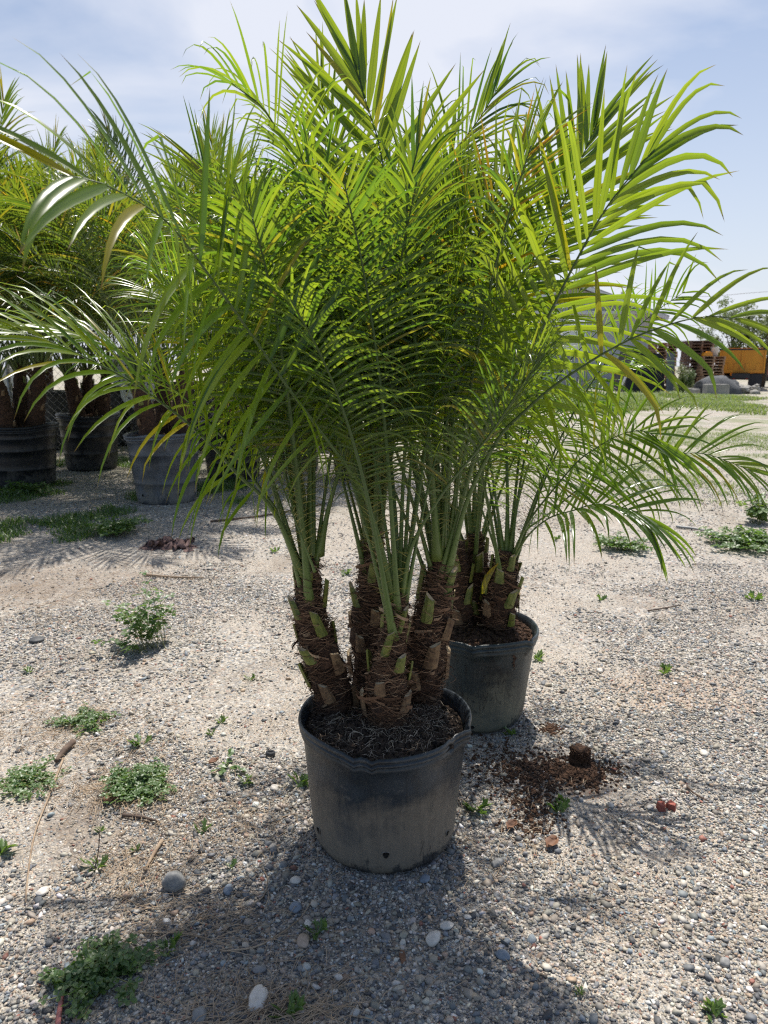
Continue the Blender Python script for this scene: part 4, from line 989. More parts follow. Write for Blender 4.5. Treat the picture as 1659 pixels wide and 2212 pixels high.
bk = MB(); bk.box((0, 0, 0.09), (0.42, 0.3, 0.16), taper=0.9); bk.box((0.05, 0, 0.20), (0.2, 0.2, 0.06), taper=0.7)
tag(bk.build('crate', M['truck_orange'], loc=(fx(1525, 34.2), 34.2, 12 * 0.148 * 0.92 + 0.005), smooth=False), 'small orange crate beside the white bucket on the pallets', 'crate')

# orange dump truck, seen from behind
TY = 35.5
tr = empty('dump_truck', (fx(1602, TY), TY, 0), R(-27)); tag(tr, 'orange dump truck seen from its back end at the right horizon', 'truck')
b = MB(); W_, z0_, z1_ = 2.05, 0.85, 1.95
b.box((0, 0.0, (z0_ + z1_) / 2), (W_, 0.10, z1_ - z0_)); tg = b.build('tailgate', M['truck_orange'], tr, smooth=False)
b = MB()
for x in (-W_ / 2 + 0.04, 0, W_ / 2 - 0.04): b.box((x, -0.085, (z0_ + z1_) / 2), (0.07, 0.06, z1_ - z0_ - 0.02))
for x in (-0.72, -0.25, 0.25, 0.72): b.box((x, -0.07, z0_ + 0.30), (0.20, 0.035, 0.32), taper=0.8)
b.box((0, -0.07, z0_ + 0.10), (W_ - 0.1, 0.035, 0.10)); b.build('rib', M['truck_orange'], tg, smooth=False)
b = MB(); b.box((0, 0.0, z1_ + 0.035), (W_ + 0.06, 0.14, 0.07)); b.build('top_rail', M['truck_black'], tg, smooth=False)
b = MB()
for s_ in (-1, 1): b.box((s_ * (W_ / 2 - 0.03), 2.1, (z0_ + z1_) / 2), (0.06, 4.1, z1_ - z0_))
b.box((0, 2.1, z0_ + 0.03), (W_ - 0.14, 4.1, 0.06)); b.box((0, 4.2, (z0_ + z1_) / 2), (W_, 0.08, z1_ - z0_)); b.build('tipper_body', M['truck_orange'], tr, smooth=False)
b = MB(); b.box((0, 2.5, 0.72), (0.8, 6.0, 0.22)); b.box((0, 0.15, 0.60), (1.9, 0.1, 0.14)); b.build('chassis', M['truck_black'], tr, smooth=False)
b = MB(); b.box((0, 5.4, 1.3), (1.95, 1.7, 1.7), taper=0.92); b.build('cab', M['truck_orange'], tr, smooth=False)
for x in (-0.72, 0.72):
    for y in (0.9, 5.2):
        b = MB(); pr = [(0.0, -0.22), (0.42, -0.22), (0.46, -0.16), (0.46, 0.16), (0.42, 0.22), (0.0, 0.22)]
        b.lathe(pr, 24, warp=lambda p, a, x=x, y=y: Vector((x + p.z, y + p.x, 0.46 + p.y))); b.build('wheel', M['truck_black'], tr)
b = MB(); b.box((0.62, 0.02, 0.42), (0.55, 0.03, 0.80)); b.box((-0.62, 0.02, 0.42), (0.55, 0.03, 0.60)); b.build('mud_flap', M['truck_black'], tr, smooth=False)
for x in (-0.30, 0.30):
    b = MB(); b.box((x, 0.08, 0.60), (0.14, 0.05, 0.10)); b.build('tail_light', M['red_plastic'], tr, smooth=False)

# bush, netting heap, concrete blocks, rubble
def leaf_cloud(mb, c, rad, n, size, rng, shell=0.5, lumps=7):
    cs = [(Vector((rng.gauss(0, 0.45) * rad[0], rng.gauss(0, 0.45) * rad[1], rng.gauss(0, 0.45) * rad[2])), rng.uniform(0.25, 0.55), rng.random()) for _ in range(lumps)]
    for i in range(n):
        cc, rr_, tn = rng.choice(cs); d = Vector((rng.gauss(0, 1), rng.gauss(0, 1), rng.gauss(0, 1))).normalized() * rr_ * rng.random() ** shell
        p = Vector(c) + cc + Vector((d.x * rad[0], d.y * rad[1], d.z * rad[2]))
        if p.z < 0.02: continue
        a = Vector((rng.gauss(0, 1), rng.gauss(0, 1), rng.gauss(0, 1))).normalized(); b = a.orthogonal().normalized(); s_ = size * rng.uniform(0.5, 1.4)
        col_ = (min(1, max(0, tn * 0.6 + rng.random() * 0.4)), 0.5, 0, 0)
        ids = [mb.vert(p + a * s_, col_), mb.vert(p + b * s_ * 0.45, col_), mb.vert(p - a * s_, col_), mb.vert(p - b * s_ * 0.45, col_)]
        mb.face(ids)
def bush(px, Y, rad, n, label, size=0.05, seed=1):
    rng = random.Random(seed); c = Vector((fx(px, Y), Y, rad[2] * 0.8)); t_ = empty('bush', (0, 0, 0)); tag(t_, label, 'bush')
    mb = MB(); leaf_cloud(mb, c, rad, n, size, rng, 0.5, 10); mb.build('foliage', M['treeleaf'], t_, smooth=False)
    sm = MB()
    for i in range(7):
        e = c + Vector((rng.uniform(-1, 1) * rad[0] * 0.6, rng.uniform(-1, 1) * rad[1] * 0.6, rng.uniform(0, 0.6) * rad[2])); sm.tube([Vector((c.x, c.y, 0)), (e + c) / 2 - Vector((0, 0, 0.3 * rad[2])), e], [0.03, 0.02, 0.008], 5)
    sm.build('stem', M['tree_bark'], t_)
bush(1478, 33.0, (0.60, 0.5, 0.75), 3200, 'yellowish green bush between the zinc sheet and the tall pallet stack', 0.045, 3)
hp = MB(); rows = []
hc = Vector((fx(1560, 31.5), 31.5, 0))
for i in range(9):
    q = i / 8; row = []
    for k in range(40):
        a = 2 * PI * k / 40; r_ = math.cos(q * PI / 2); x = 1.05 * r_ * math.cos(a); y = 0.8 * r_ * math.sin(a); z = 0.78 * math.sin(q * PI / 2) ** 0.9
        nn_ = mn.noise(Vector((x * 2.3, y * 2.3, z * 2 + 4))) * 0.40 * (1 - q * 0.3) + 0.12 * mn.noise(Vector((x * 6, y * 6, z * 6))); row.append(hp.vert((hc.x + x + nn_ - 0.25 * q, hc.y + y, z + nn_ * 0.5 if i else 0)))
    rows.append(row)
for i in range(8):
    for k in range(40): hp.face((rows[i][k], rows[i][(k + 1) % 40], rows[i + 1][(k + 1) % 40], rows[i + 1][k]))
tag(hp.build('netting_heap', M['tarp']), 'crumpled grey netting heap lying in front of the pallets and truck', 'netting')
def block(px, Y, size, label, rz=0.1, seed=1, name='concrete_block'):
    rng = random.Random(seed); mb = MB(); mb.box((0, 0, size[2] / 2), size, taper=0.97); me = mb.build(name, M['concrete'], smooth=False, loc=(fx(px, Y), Y, 0))
    bv = me.modifiers.new('bevel', 'BEVEL'); bv.width = 0.02; bv.segments = 2; me.rotation_euler = (0, 0, rz); tag(me, label, 'concrete block')
block(1551, 30.0, (0.95, 0.45, 0.45), 'long concrete block lying in front of the grey netting heap', 0.03)
block(1504, 31.5, (0.55, 0.4, 0.24), 'short concrete block at the foot of the tall pallet stack', 0.1)
block(1507, 30.5, (0.26, 0.26, 0.22), 'small pale concrete lump in the grass before the pallets', 0.4)
def stone_mesh(mb, c, s, rng, sub=2, squash=0.6):
    import bmesh
    bm = bmesh.new(); bmesh.ops.create_icosphere(bm, subdivisions=sub, radius=1.0); off = Vector((rng.uniform(0, 50),) * 3)
    ax = Vector((s[0], s[1], s[2])); rz = Matrix.Rotation(rng.uniform(0, 6) if len(s) < 4 else s[3], 3, 'Z'); base = len(mb.v)
    for v in bm.verts:
        k = 1 + 0.22 * mn.noise(v.co * 1.3 + off) + 0.08 * mn.noise(v.co * 3 + off)
        q = v.co * k; mb.vert(rz @ Vector((q.x * ax.x, q.y * ax.y, q.z * ax.z)) + Vector(c))
    for f in bm.faces: mb.face([base + v.index for v in f.verts])
    bm.free()
rng = random.Random(41); rub = MB()
for i in range(60):
    px = 1610 + rng.gauss(0, 16); Y = 32 + rng.uniform(-1, 1); s_ = rng.uniform(0.05, 0.20); stone_mesh(rub, (fx(px, Y), Y, abs(rng.gauss(0, 0.12)) + 0.03), (s_ * 1.3, s_, s_ * 0.7), rng, 1)
tag(rub.build('rubble', M['concrete'], smooth=False), 'grey broken concrete rubble in front of the orange truck', 'rubble', kind='stuff')
rc = empty('red_car', (fx(1662, 60), 60, 0)); tag(rc, 'red parked car far off at the right edge beyond the truck', 'car')
b = MB(); b.box((0, 0, 0.62), (1.7, 3.9, 0.55), taper=0.95); b.box((0, 0.2, 1.08), (1.4, 2.1, 0.42), taper=0.8); b.build('body', M['red_plastic'], rc, smooth=False)
b = MB(); b.box((0, -0.9, 1.08), (1.15, 0.12, 0.26)); b.build('rear_window', M['win'], rc, smooth=False)
for x in (-0.75, 0.75):
    for y in (-1.25, 1.25):
        b = MB(); b.lathe([(0, -0.1), (0.32, -0.1), (0.32, 0.1), (0, 0.1)], 16, warp=lambda p, a, x=x, y=y: Vector((x + p.z, y + p.x, 0.32 + p.y))); b.build('wheel', M['truck_black'], rc)

def tree(px, Y, H, rad, n, label, seed, size=0.09, lean=0.0, lumps=14):
    rng = random.Random(seed); base = Vector((fx(px, Y), Y, 0)); t_ = empty('tree', (0, 0, 0)); tag(t_, label, 'tree', 'trees beyond the truck')
    tb = MB(); top = base + Vector((lean, 0, H * 0.8)); tb.tube([base, base.lerp(top, 0.4) + Vector((0.1, 0, 0)), top], [0.16, 0.11, 0.03], 8); cr = MB()
    for i in range(lumps):
        a = rng.uniform(0, 2 * PI); q = rng.uniform(0.3, 1.0); s = base.lerp(top, rng.uniform(0.25, 0.9)); e = Vector((base.x + lean * 0.6 + rad * q * math.cos(a), Y + rad * q * math.sin(a), rng.uniform(0.45, 1.0) * H))
        mdp = (s + e) / 2 + Vector((0, 0, -0.15)); tb.tube([s, mdp, e], [0.05, 0.03, 0.008], 5)
        for j in range(3):
            e2 = e + Vector((rng.gauss(0, 0.4), rng.gauss(0, 0.4), rng.uniform(0, 0.8))); tb.tube([mdp.lerp(e, 0.6), e2], [0.015, 0.004], 4)
        leaf_cloud(cr, e, (rad * 0.55, rad * 0.55, rad * 0.42), n // lumps, size, rng, 0.6, 5)
    tb.build('trunk', M['tree_bark'], t_); cr.build('crown', M['treeleaf'], t_, smooth=False)
tree(1578, 44, 4.2, 1.7, 5200, 'sparse young tree with pale leaves behind the orange truck, left of two', 5)
tree(1650, 42, 5.0, 1.9, 5200, 'taller sparse tree at the right edge behind the orange truck', 6, lean=0.3)
tree(1700, 55, 4.4, 2.4, 4000, 'low leafy tree farther off at the right edge', 8)

# utility wires
for k, (ya, yb) in enumerate(((640, 628), (688, 684), (702, 699), (735, 741))):
    wb = MB(); P = [Vector((-60, 85, at(0, ya, 85).z + 1.5)), at(1430, ya, 85), at(1659, yb, 85) , at(2200, yb - 6, 85)]
    C_, _ = resample(P, 30); wb.tube(C_, 0.022, 3, 0, cap=False)
    tag(wb.build('utility_wire', M['darktwig']), ['highest of the four overhead wires crossing the right sky', 'second overhead wire from the top', 'third overhead wire from the top', 'lowest overhead wire, just above the pallets'][k], 'wire', 'overhead wires')

# ------------------------------------------------------------------ grass and ground cover
def blades(mb, x, y, h, w, rng, n=6, spread=0.03, flat=0.5):
    for i in range(n):
        a = rng.uniform(0, 2 * PI); d = Vector((math.cos(a), math.sin(a), 0)); p = Vector((x + rng.gauss(0, spread), y + rng.gauss(0, spread), 0)); p.z = gz(p.x, p.y) if y < 15 else 0
        hh = h * rng.uniform(0.5, 1.2); sw = d.cross(UP) * w; c = (rng.random(), 0.3, 0, 0); q = p + d * hh * flat * 0.35 + UP * hh * 0.6; e = p + d * hh * flat + UP * hh * 0.95
        i0 = mb.vert(p - sw, c); i1 = mb.vert(p + sw, c); i2 = mb.vert(q + sw * 0.8, c); i3 = mb.vert(q - sw * 0.8, c); i4 = mb.vert(e, c)
        mb.face((i0, i1, i2, i3)); mb.face((i3, i2, i4))
rng = random.Random(90)
gm = MB()
# lush band before the house and truck
for i in range(14000):
    Y = 17.5 + 13.5 * rng.random(); px = rng.uniform(1000, 1660); x = fx(px, Y)
    v = mn.noise(Vector((x * 0.35, Y * 0.22, 31.0))) + 0.5 * mn.noise(Vector((x * 1.1, Y * 0.7, 33.0)))
    edge = min((Y - 17.5) / 5.0, (31.5 - Y) / 3.0, (1665 - px) / 70.0, 1.0)
    if v + 0.62 * edge < 0.28 + 0.2 * rng.random(): continue
    blades(gm, x, Y, (0.10 + 0.12 * max(0, v) + 0.16 * (px < 1480) * rng.random()) * (0.5 + 0.5 * edge), 0.011, rng, 3, 0.16, 0.6)
tag(gm.build('grass', M['grass'], smooth=False), 'band of lush green grass in front of the house and pallets', 'grass', kind='stuff')
gm = MB()
for i in range(26000):
    Y = 6.0 + 13 * rng.random() ** 0.8; x = fx(rng.uniform(1000, 1900), Y)
    v = mn.noise(Vector((x * 0.45, Y * 0.30, 2.0))) + 0.5 * mn.noise(Vector((x * 1.4, Y * 0.9, 8.0)))
    dens = 0.12 if Y < 8 else 0.30
    if 16.2 < Y < 19.5: dens = -0.2
    v += 0.45 * mn.noise(Vector((x * 3.5, Y * 2.5, 18.0)))
    if v + dens < 0.30 + 0.12 * rng.random(): continue
    blades(gm, x, Y, 0.03 + 0.05 * max(0, v) * rng.random(), 0.0035, rng, 3, 0.05, 1.1)
tag(gm.build('ground_cover', M['grass'], smooth=False), 'patchy low green weeds over the gravel at the right', 'ground cover', kind='stuff')
gm = MB()
for i in range(16000):
    Y = rng.uniform(4.6, 9.2); px = rng.uniform(-120, 520); x = fx(px, Y)
    v = mn.noise(Vector((x * 0.9, Y * 0.7, 12.0))) + 0.4 * mn.noise(Vector((x * 3, Y * 3, 8.0)))
    if v + min(0.0, (Y - 6.2) * 0.25) < (-0.06 if px < 290 else 0.28) : continue
    blades(gm, x, Y, 0.035 + 0.03 * rng.random(), 0.0035, rng, 3, 0.03, 1.0)
tag(gm.build('moss_and_weeds', M['weed'], smooth=False), 'low green growth on the ground around the tall black pots', 'ground cover', kind='stuff')

# ------------------------------------------------------------------ weeds
def leaflet(mb, p, d, nrm, ln, w, c):
    s_ = d.cross(nrm).normalized(); a = mb.vert(p, c); e = mb.vert(p + d * ln, c); m1 = p + d * ln * 0.55 + nrm * ln * 0.04
    b1 = mb.vert(m1 + s_ * w + nrm * w * 0.35, c); b2 = mb.vert(m1 - s_ * w + nrm * w * 0.35, c); cm = mb.vert(m1, c)
    c1 = mb.vert(p + d * ln * 0.85 + s_ * w * 0.6 + nrm * w * 0.2, c); c2 = mb.vert(p + d * ln * 0.85 - s_ * w * 0.6 + nrm * w * 0.2, c)
    mb.face((a, b1, cm)); mb.face((a, cm, b2)); mb.face((cm, b1, c1, e)); mb.face((cm, e, c2, b2))
def leafy_weed(px, py, label, rx=0.12, nst=12, h=0.08, ls=0.016, seed=1, leafn=7, cat='weed', squash=0.6, name='clover_weed', tri=True):
    rng = random.Random(seed); g0 = gp(px, py); t_ = empty(name, (g0.x, g0.y, gz(g0.x, g0.y))); tag(t_, label, cat, 'weeds growing in the gravel')
    sm = MB(); lm = MB()
    for i in range(nst):
        a = rng.uniform(0, 2 * PI); q = rx * rng.random() ** 0.6; rise = h * rng.uniform(0.35, 1.1) * (1.15 - 0.7 * q / rx)
        s0_ = Vector((rng.gauss(0, rx * 0.2), rng.gauss(0, rx * 0.15), 0.0)); e = Vector((math.cos(a) * q, math.sin(a) * q * squash * 1.6, rise)); mdp = (s0_ + e) / 2 + Vector((0, 0, rise * 0.2))
        C_, _ = resample([s0_, mdp, e], 6); sm.tube(C_, [0.0016 * (1 - 0.5 * k / 6) for k in range(7)], 4, 0, cap=False)
        for k in range(leafn):
            u = 0.25 + 0.75 * (k + rng.random()) / leafn; x_ = min(5.99, u * 6); p = C_[int(x_)].lerp(C_[int(x_) + 1], x_ - int(x_)); an = rng.uniform(0, 2 * PI); c = (rng.random(), 0.3, 0, 0)
            nrm = Vector((rng.gauss(0, 0.35), rng.gauss(0, 0.35), 1)).normalized()
            p = p + Vector((math.cos(an), math.sin(an), 0.3)) * ls * rng.uniform(0.3, 1.0)
            for j in range(3 if tri else 1):
                b = an + (j - 1) * 1.7 if tri else an; d = Vector((math.cos(b), math.sin(b), rng.uniform(-0.1, 0.3))); d = (d - nrm * d.dot(nrm)).normalized()
                leaflet(lm, p, d, nrm, ls * rng.uniform(0.75, 1.15), ls * 0.38, c)
    sm.build('stem', M['stem'], t_); lm.build('foliage', M['weed'], t_, smooth=False)
leafy_weed(318, 1400, 'upright leafy clover plant standing alone left of the front pot, largest in the yard', 0.19, 20, 0.30, 0.026, 1, 7)
leafy_weed(300, 1700, 'dense round clover clump on the gravel, left of the lower half of the front pot', 0.12, 44, 0.045, 0.013, 2, 9)
leafy_weed(178, 1560, 'small loose clover clump farther left and behind the dense round one', 0.12, 26, 0.03, 0.013, 3, 6)
leafy_weed(55, 1695, 'flat clover clump by the left edge beside the broken branch', 0.13, 26, 0.03, 0.013, 4, 6)
leafy_weed(215, 2110, 'dark clover clump in the shade at the bottom left', 0.12, 40, 0.045, 0.014, 5, 8)
leafy_weed(255, 1155, 'spreading leafy weed in front of the dusty grey pot', 0.26, 34, 0.16, 0.036, 6, 6)
leafy_weed(1610, 1180, 'leafy bright weed clump by the right edge', 0.36, 60, 0.10, 0.030, 7, 8)
leafy_weed(1640, 1130, 'taller broad-leaved weed rising behind the bright clump at the right edge', 0.18, 14, 0.26, 0.045, 8, 7)
leafy_weed(1345, 1185, 'low leafy weed under the drooping right leaf of the rear palm', 0.22, 26, 0.11, 0.028, 9, 6)
leafy_weed(60, 915 + 150, 'weedy tuft at the foot of the left edge pot', 0.30, 20, 0.12, 0.04, 10, 6)
def seedling(px, py, label, h=0.03, n=9, seed=1):
    rng = random.Random(seed); g0 = gp(px, py); t_ = empty('seedling', (g0.x, g0.y, gz(g0.x, g0.y))); tag(t_, label, 'seedling', 'small green seedlings in the gravel')
    lm = MB()
    for i in range(n):
        a = rng.uniform(0, 2 * PI); d = Vector((math.cos(a), math.sin(a), rng.uniform(0.4, 1.6))).normalized(); nrm = d.orthogonal().normalized()
        ln = h * rng.uniform(0.6, 1.2); c = (0.5 + 0.5 * rng.random(), 0.3, 0, 0); p = Vector((rng.gauss(0, h * 0.12), rng.gauss(0, h * 0.12), 0))
        leaflet(lm, p, d, nrm, ln, ln * 0.16, c)
        for j in (-1, 1):
            s_ = d.cross(nrm); leaflet(lm, p + d * ln * 0.5, (d + s_ * j * 0.9).normalized(), nrm, ln * 0.42, ln * 0.08, c)
    lm.build('foliage', M['weed'], t_, smooth=False)
SEED = [
 (62, 1452, 'seedling near the flat dark disc at the left', .035), (543, 1466, 'seedling on open sand between the big clover and the front pot', .03), (478, 1563, 'pale seedling halfway between clover clump and pot rim', .03),
 (455, 1588, 'tiny seedling just below the pale one left of the pot rim', .022), (305, 1612, 'thin seedling right above the dense round clover', .05), (645, 1700, 'seedling touching the left wall of the front pot', .05),
 (530, 1692, 'narrow upright seedling between the white pebble and the clover', .035), (1030, 1752, 'bright seedling right of the front pot wall', .05), (1205, 1757, 'seedling left of the red brick pieces', .035),
 (1298, 1298, 'bright fallen sprig on the open gravel right of the rear pot', .04), (1436, 1458, 'wide seedling on the right open gravel', .045), (1160, 1428, 'bright seedling touching the right side of the rear pot', .05),
 (1630, 1298, 'seedling near the right edge above the open gravel', .05), (1200, 1168, 'seedling under the lower leaves of the rear palm', .05), (210, 1870, 'bright seedling with a dark dead stem, lower left', .04),
 (500, 1872, 'small pale seedling left of the front pot foot', .022), (685, 2012, 'feathery seedling in the shade below the front pot', .04), (360, 2048, 'feathery seedling in the shade at the lower left', .04),
 (620, 2188, 'seedling at the bottom edge below the pale flat stone', .04), (292, 1832, 'tiny seedling between two twigs at the lower left', .02), (8, 1838, 'broad-leaved seedling cut by the left edge', .05),
 (130, 1165, 'seedling left of the spreading weed by the grey pot', .06), (1540, 2198, 'bright seedling at the bottom right corner', .035), (745, 1238, 'seedling seen between the left and the second trunk', .05),
 (1100, 1590, 'dry seedling at the foot of the rear pot', .03), (435, 1800, 'seedling in the half shade under the clover clump', .035), (218, 1790, 'pale seedling beside the black twig at the left', .022),
 (1212, 1740, 'seedling at the edge of the bark spill', .03), (1250, 2150, 'minute seedling in the sunlit gravel at the bottom', .018), (590, 1195, 'seedling on the gravel behind the left palm stalks', .05)]
for i, (px, py, lb, h) in enumerate(SEED): seedling(px, py, lb, h, 9, i + 3)

# ------------------------------------------------------------------ stones
STONES = [
 (593, 1703, .017, 'stone_white', 'white lump of a pebble left of the front pot wall'), (557, 2158, .032, 'stone_white', 'large flat pale stone at the bottom in the shade'),
 (936, 2035, .021, 'stone_white', 'round cream stone in the shade below the front pot'), (500 + 155, 2030, .020, 'stone_tan', 'brown flat stone beside the feathery seedling below the pot'),
 (638, 1903, .016, 'stone_white', 'cream stone at the lower left of the pot foot'), (376, 1915, .030, 'stone_grey', 'upright grey rough stone casting a shadow at the lower left'),
 (358, 1930, .010, 'stone_white', 'small white pebble leaning on the rough grey stone'), (92, 1923, .016, 'stone_white', 'smooth cream pebble near the long thin stick'),
 (493, 1922, .018, 'stone_blue', 'blue grey angular stone left of the pot foot'), (638, 1960, .018, 'stone_blue', 'oval blue stone below the left of the pot'),
 (918, 1903, .016, 'stone_blue', 'pale blue stone touching the front pot foot'), (1075, 1868, .020, 'stone_grey', 'light grey flat stone at the right of the pot foot'),
 (965, 2005, .015, 'stone_white', 'white stone just above the round cream stone'), (1010, 1985, .011, 'stone_white', 'white pebble right of the pot in the shade'),
 (1085, 2070, .018, 'stone_blue', 'pale blue stone at the bottom centre right'), (1405, 1743, .013, 'stone_white', 'white stone touching the red brick pieces'),
 (1318, 1740, .012, 'stone_white', 'white pebble left of the red brick pieces'), (1338, 1742, .009, 'stone_tan', 'tan pebble between the white ones left of the brick'),
 (968, 1835 + 53, .010, 'stone_dark', 'small dark stone at the right of the pot foot'), (1565, 2085, .016, 'stone_grey', 'grey stone near the right edge at the bottom'),
 (1500, 1322, .018, 'stone_dark', 'black lump on the open gravel at the right'), (1562, 1312, .020, 'stone_grey', 'pale grey stone on the open gravel near the right edge'),
 (1250, 1318, .014, 'stone_dark', 'small black stone on the gravel right of the rear pot'), (1545, 1440, .013, 'stone_grey', 'grey stone on the open gravel, mid right'),
 (1520, 1628, .020, 'stone_white', 'long white stone in the gravel at the right'), (1295, 1455, .017, 'stone_white', 'pale flat stone right of the rear pot'),
 (560, 2090, .014, 'stone_grey', 'grey stone above the large flat pale stone'), (665, 1990, .012, 'stone_white', 'pale pebble above the brown flat stone'),
 (730, 2110, .011, 'stone_white', 'white pebble at the bottom centre'), (430, 2190, .020, 'stone_grey', 'grey flat stone at the bottom edge')]
for i, (px, py, s_, mt_, lb) in enumerate(STONES):
    s_ *= 0.82; rng = random.Random(200 + i); g0 = gp(px, py); z = gz(g0.x, g0.y); mb = MB(); fl = rng.uniform(0.42, 0.65) if 'upright' not in lb else 1.0
    stone_mesh(mb, (0, 0, s_ * fl * 0.72), (s_ * rng.uniform(0.95, 1.25), s_ * rng.uniform(0.7, 0.95), s_ * fl), rng, 3)
    tag(mb.build('stone', M[mt_], loc=(g0.x, g0.y, z)), lb, 'stone', 'larger stones lying in the gravel')
# red brick pieces
def shard(px, py, pts, h, mt_, name, label, cat, rz=0):
    g0 = gp(px, py); mb = MB(); n = len(pts); lo = [mb.vert((x, y, 0)) for x, y in pts]; hi = [mb.vert((x * 0.8, y * 0.75, h * (1 - 0.25 * (k % 2)))) for k, (x, y) in enumerate(pts)]
    mb.face(lo[::-1]); mb.face(hi)
    for k in range(n): mb.face((lo[k], lo[(k + 1) % n], hi[(k + 1) % n], hi[k]))
    o = mb.build(name, mt_, smooth=False, loc=(g0.x, g0.y, gz(g0.x, g0.y) - 0.002)); o.rotation_euler = (0, 0, rz); tag(o, label, cat); return o
shard(1428, 1745, [(-.015, -.012), (.004, -.016), (.014, .002), (.002, .018), (-.010, .010)], .022, M['brick'], 'brick_piece', 'left of the two red brick pieces on the gravel', 'brick piece', 0.3)
shard(1449, 1744, [(-.014, -.013), (.012, -.015), (.018, .003), (.004, .016), (-.012, .008)], .019, M['brick'], 'brick_piece', 'right of the two red brick pieces on the gravel', 'brick piece', 1.1)
# dark clod and spilled bark mulch
g0 = gp(1252, 1650); rng = random.Random(61); mb = MB()
rows = []
for i in range(12):
    q = i / 11; row = []
    for k in range(28):
        a = 2 * PI * k / 28; r_ = 0.030 * (1.0 - 0.15 * q) * (1.0 if i < 10 else (0.75 if i == 10 else 0.3)); p = Vector((r_ * math.cos(a), r_ * math.sin(a) * 0.9, 0.052 * min(1, q * 1.1)))
        row.append(mb.vert(Vector((p.x * (1 + 0.30 * mn.noise(p * 45) + 0.2 * mn.noise(p * 150)), p.y * (1 + 0.3 * mn.noise(p * 45) + 0.2 * mn.noise(p * 150)), p.z * (1 + 0.22 * mn.noise(p * 50))))))
    rows.append(row)
for i in range(11):
    for k in range(28): mb.face((rows[i][k], rows[i][(k + 1) % 28], rows[i + 1][(k + 1) % 28], rows[i + 1][k]))
mb.face(rows[-1])
for i in range(320):
    a = rng.uniform(0, 2 * PI); z = rng.uniform(0.004, 0.050); r_ = 0.029; mb.box((r_ * math.cos(a), r_ * math.sin(a) * 0.9, z), (rng.uniform(.004, .010), .003, .003), Matrix.Rotation(rng.uniform(0, 6), 3, 'Z') @ Matrix.Rotation(rng.uniform(-1, 1), 3, 'X'))
tag(mb.build('soil_clod', M['mulch'], loc=(g0.x, g0.y, gz(g0.x, g0.y))), 'upright dark brown clod of root-bound soil standing on the gravel', 'soil clod')
mb = MB()
def chips(cx, cy, sx_, sy_, n, smax):
    for i in range(n):
        px = rng.gauss(cx, sx_); py = rng.gauss(cy, sy_); q = gp(px, py)
        s_ = smax * rng.random() ** 1.5 + 0.0015
        rot = Matrix.Rotation(rng.uniform(0, 6), 3, 'Z') @ Matrix.Rotation(rng.uniform(-0.6, 0.6), 3, 'X')
        mb.box((q.x, q.y, gz(q.x, q.y) + 0.002 + s_ * 0.25 + 0.006 * math.exp(-((px - cx) / sx_) ** 2 - ((py - cy) / sy_) ** 2)), (s_ * rng.uniform(1, 2.6), s_, s_ * 0.6), rot, taper=0.7)
chips(1255, 1672, 32, 15, 800, .006); chips(1150, 1668, 62, 24, 900, .006); chips(1190, 1580, 12, 6, 220, .006); chips(1150, 1750, 34, 36, 500, .006); chips(1300, 1660, 34, 16, 200, .005); chips(1060, 1640, 50, 30, 250, .005)
tag(mb.build('bark_mulch_spill', M['mulch'], smooth=False), 'spilled brown bark mulch scattered around the clod and right of the pots', 'mulch', kind='stuff')
# dry straw and litter
mb = MB(); rng = random.Random(71)
def straw(cx, cy, sx_, sy_, n, ln=0.05, dirn=None):
    for i in range(n):
        q = gp(rng.gauss(cx, sx_), rng.gauss(cy, sy_)); a = rng.uniform(0, PI) if dirn is None else rng.gauss(dirn, 0.5); l_ = ln * rng.uniform(0.3, 1.3); z = gz(q.x, q.y) + 0.005; d = Vector((math.cos(a), math.sin(a), 0))
        P = [q + UP * z - d * l_ / 2, q + UP * (z + rng.uniform(0.002, 0.012)) + d.cross(UP) * l_ * rng.uniform(-0.12, 0.12), q + UP * z + d * l_ / 2]
        mb.tube(P, [0.0007, 0.0008, 0.0004], 3, 0, cap=False)
straw(250, 1710, 70, 22, 420); straw(120, 1580, 90, 30, 320); straw(300, 1880, 60, 30, 160, .06); straw(430, 1985, 95, 40, 150, .07, 0.2); straw(230, 1590, 120, 60, 300)
straw(1000, 1800, 200, 60, 250, .04); straw(600, 2150, 120, 40, 220, .06); straw(100, 1300, 90, 40, 500, .06); straw(1350, 1900, 250, 150, 160, .035); straw(500, 1600, 300, 200, 500, .035)
straw(600, 2190, 110, 22, 90, .09, 0.3); straw(450, 1780, 120, 50, 350, .04); straw(330, 1220, 160, 25, 260, .07)
tag(mb.build('dry_straw', M['straw'], smooth=False), 'dry straw and dead grass bits littering the gravel', 'litter', kind='stuff')

# sticks
def stick(pts, r, mt_, name, label, cat='stick', lift=0.004):
    P = [gp(x, y) for x, y in pts]; P = [Vector((p.x, p.y, gz(p.x, p.y) + lift + r)) for p in P]; C_, _ = resample(P, 14); mb = MB(); rg = random.Random(len(label))
    mb.tube(C_, [r * (1.1 - 0.5 * k / 14) * rg.uniform(0.85, 1.15) for k in range(15)], 7); tag(mb.build(name, mt_), label, cat)
stick([(137, 1642), (108, 1720), (75, 1800), (60, 1890), (55, 1948)], .0032, M['twig'], 'dry_stalk', 'long thin pale stalk lying down the left side')
stick([(160, 1610), (140, 1628), (122, 1652)], .010, M['darktwig'], 'broken_branch', 'thick broken grey branch at the left above the long stalk', 'branch')
stick([(308, 1244), (370, 1249), (440, 1252)], .0065, M['twig'], 'stick', 'straight pale stick lying across the sunlit gravel behind the big clover')
stick([(350, 1818), (330, 1850), (313, 1882)], .005, M['twig'], 'wood_splinter', 'split pale wood splinter above the rough grey stone')
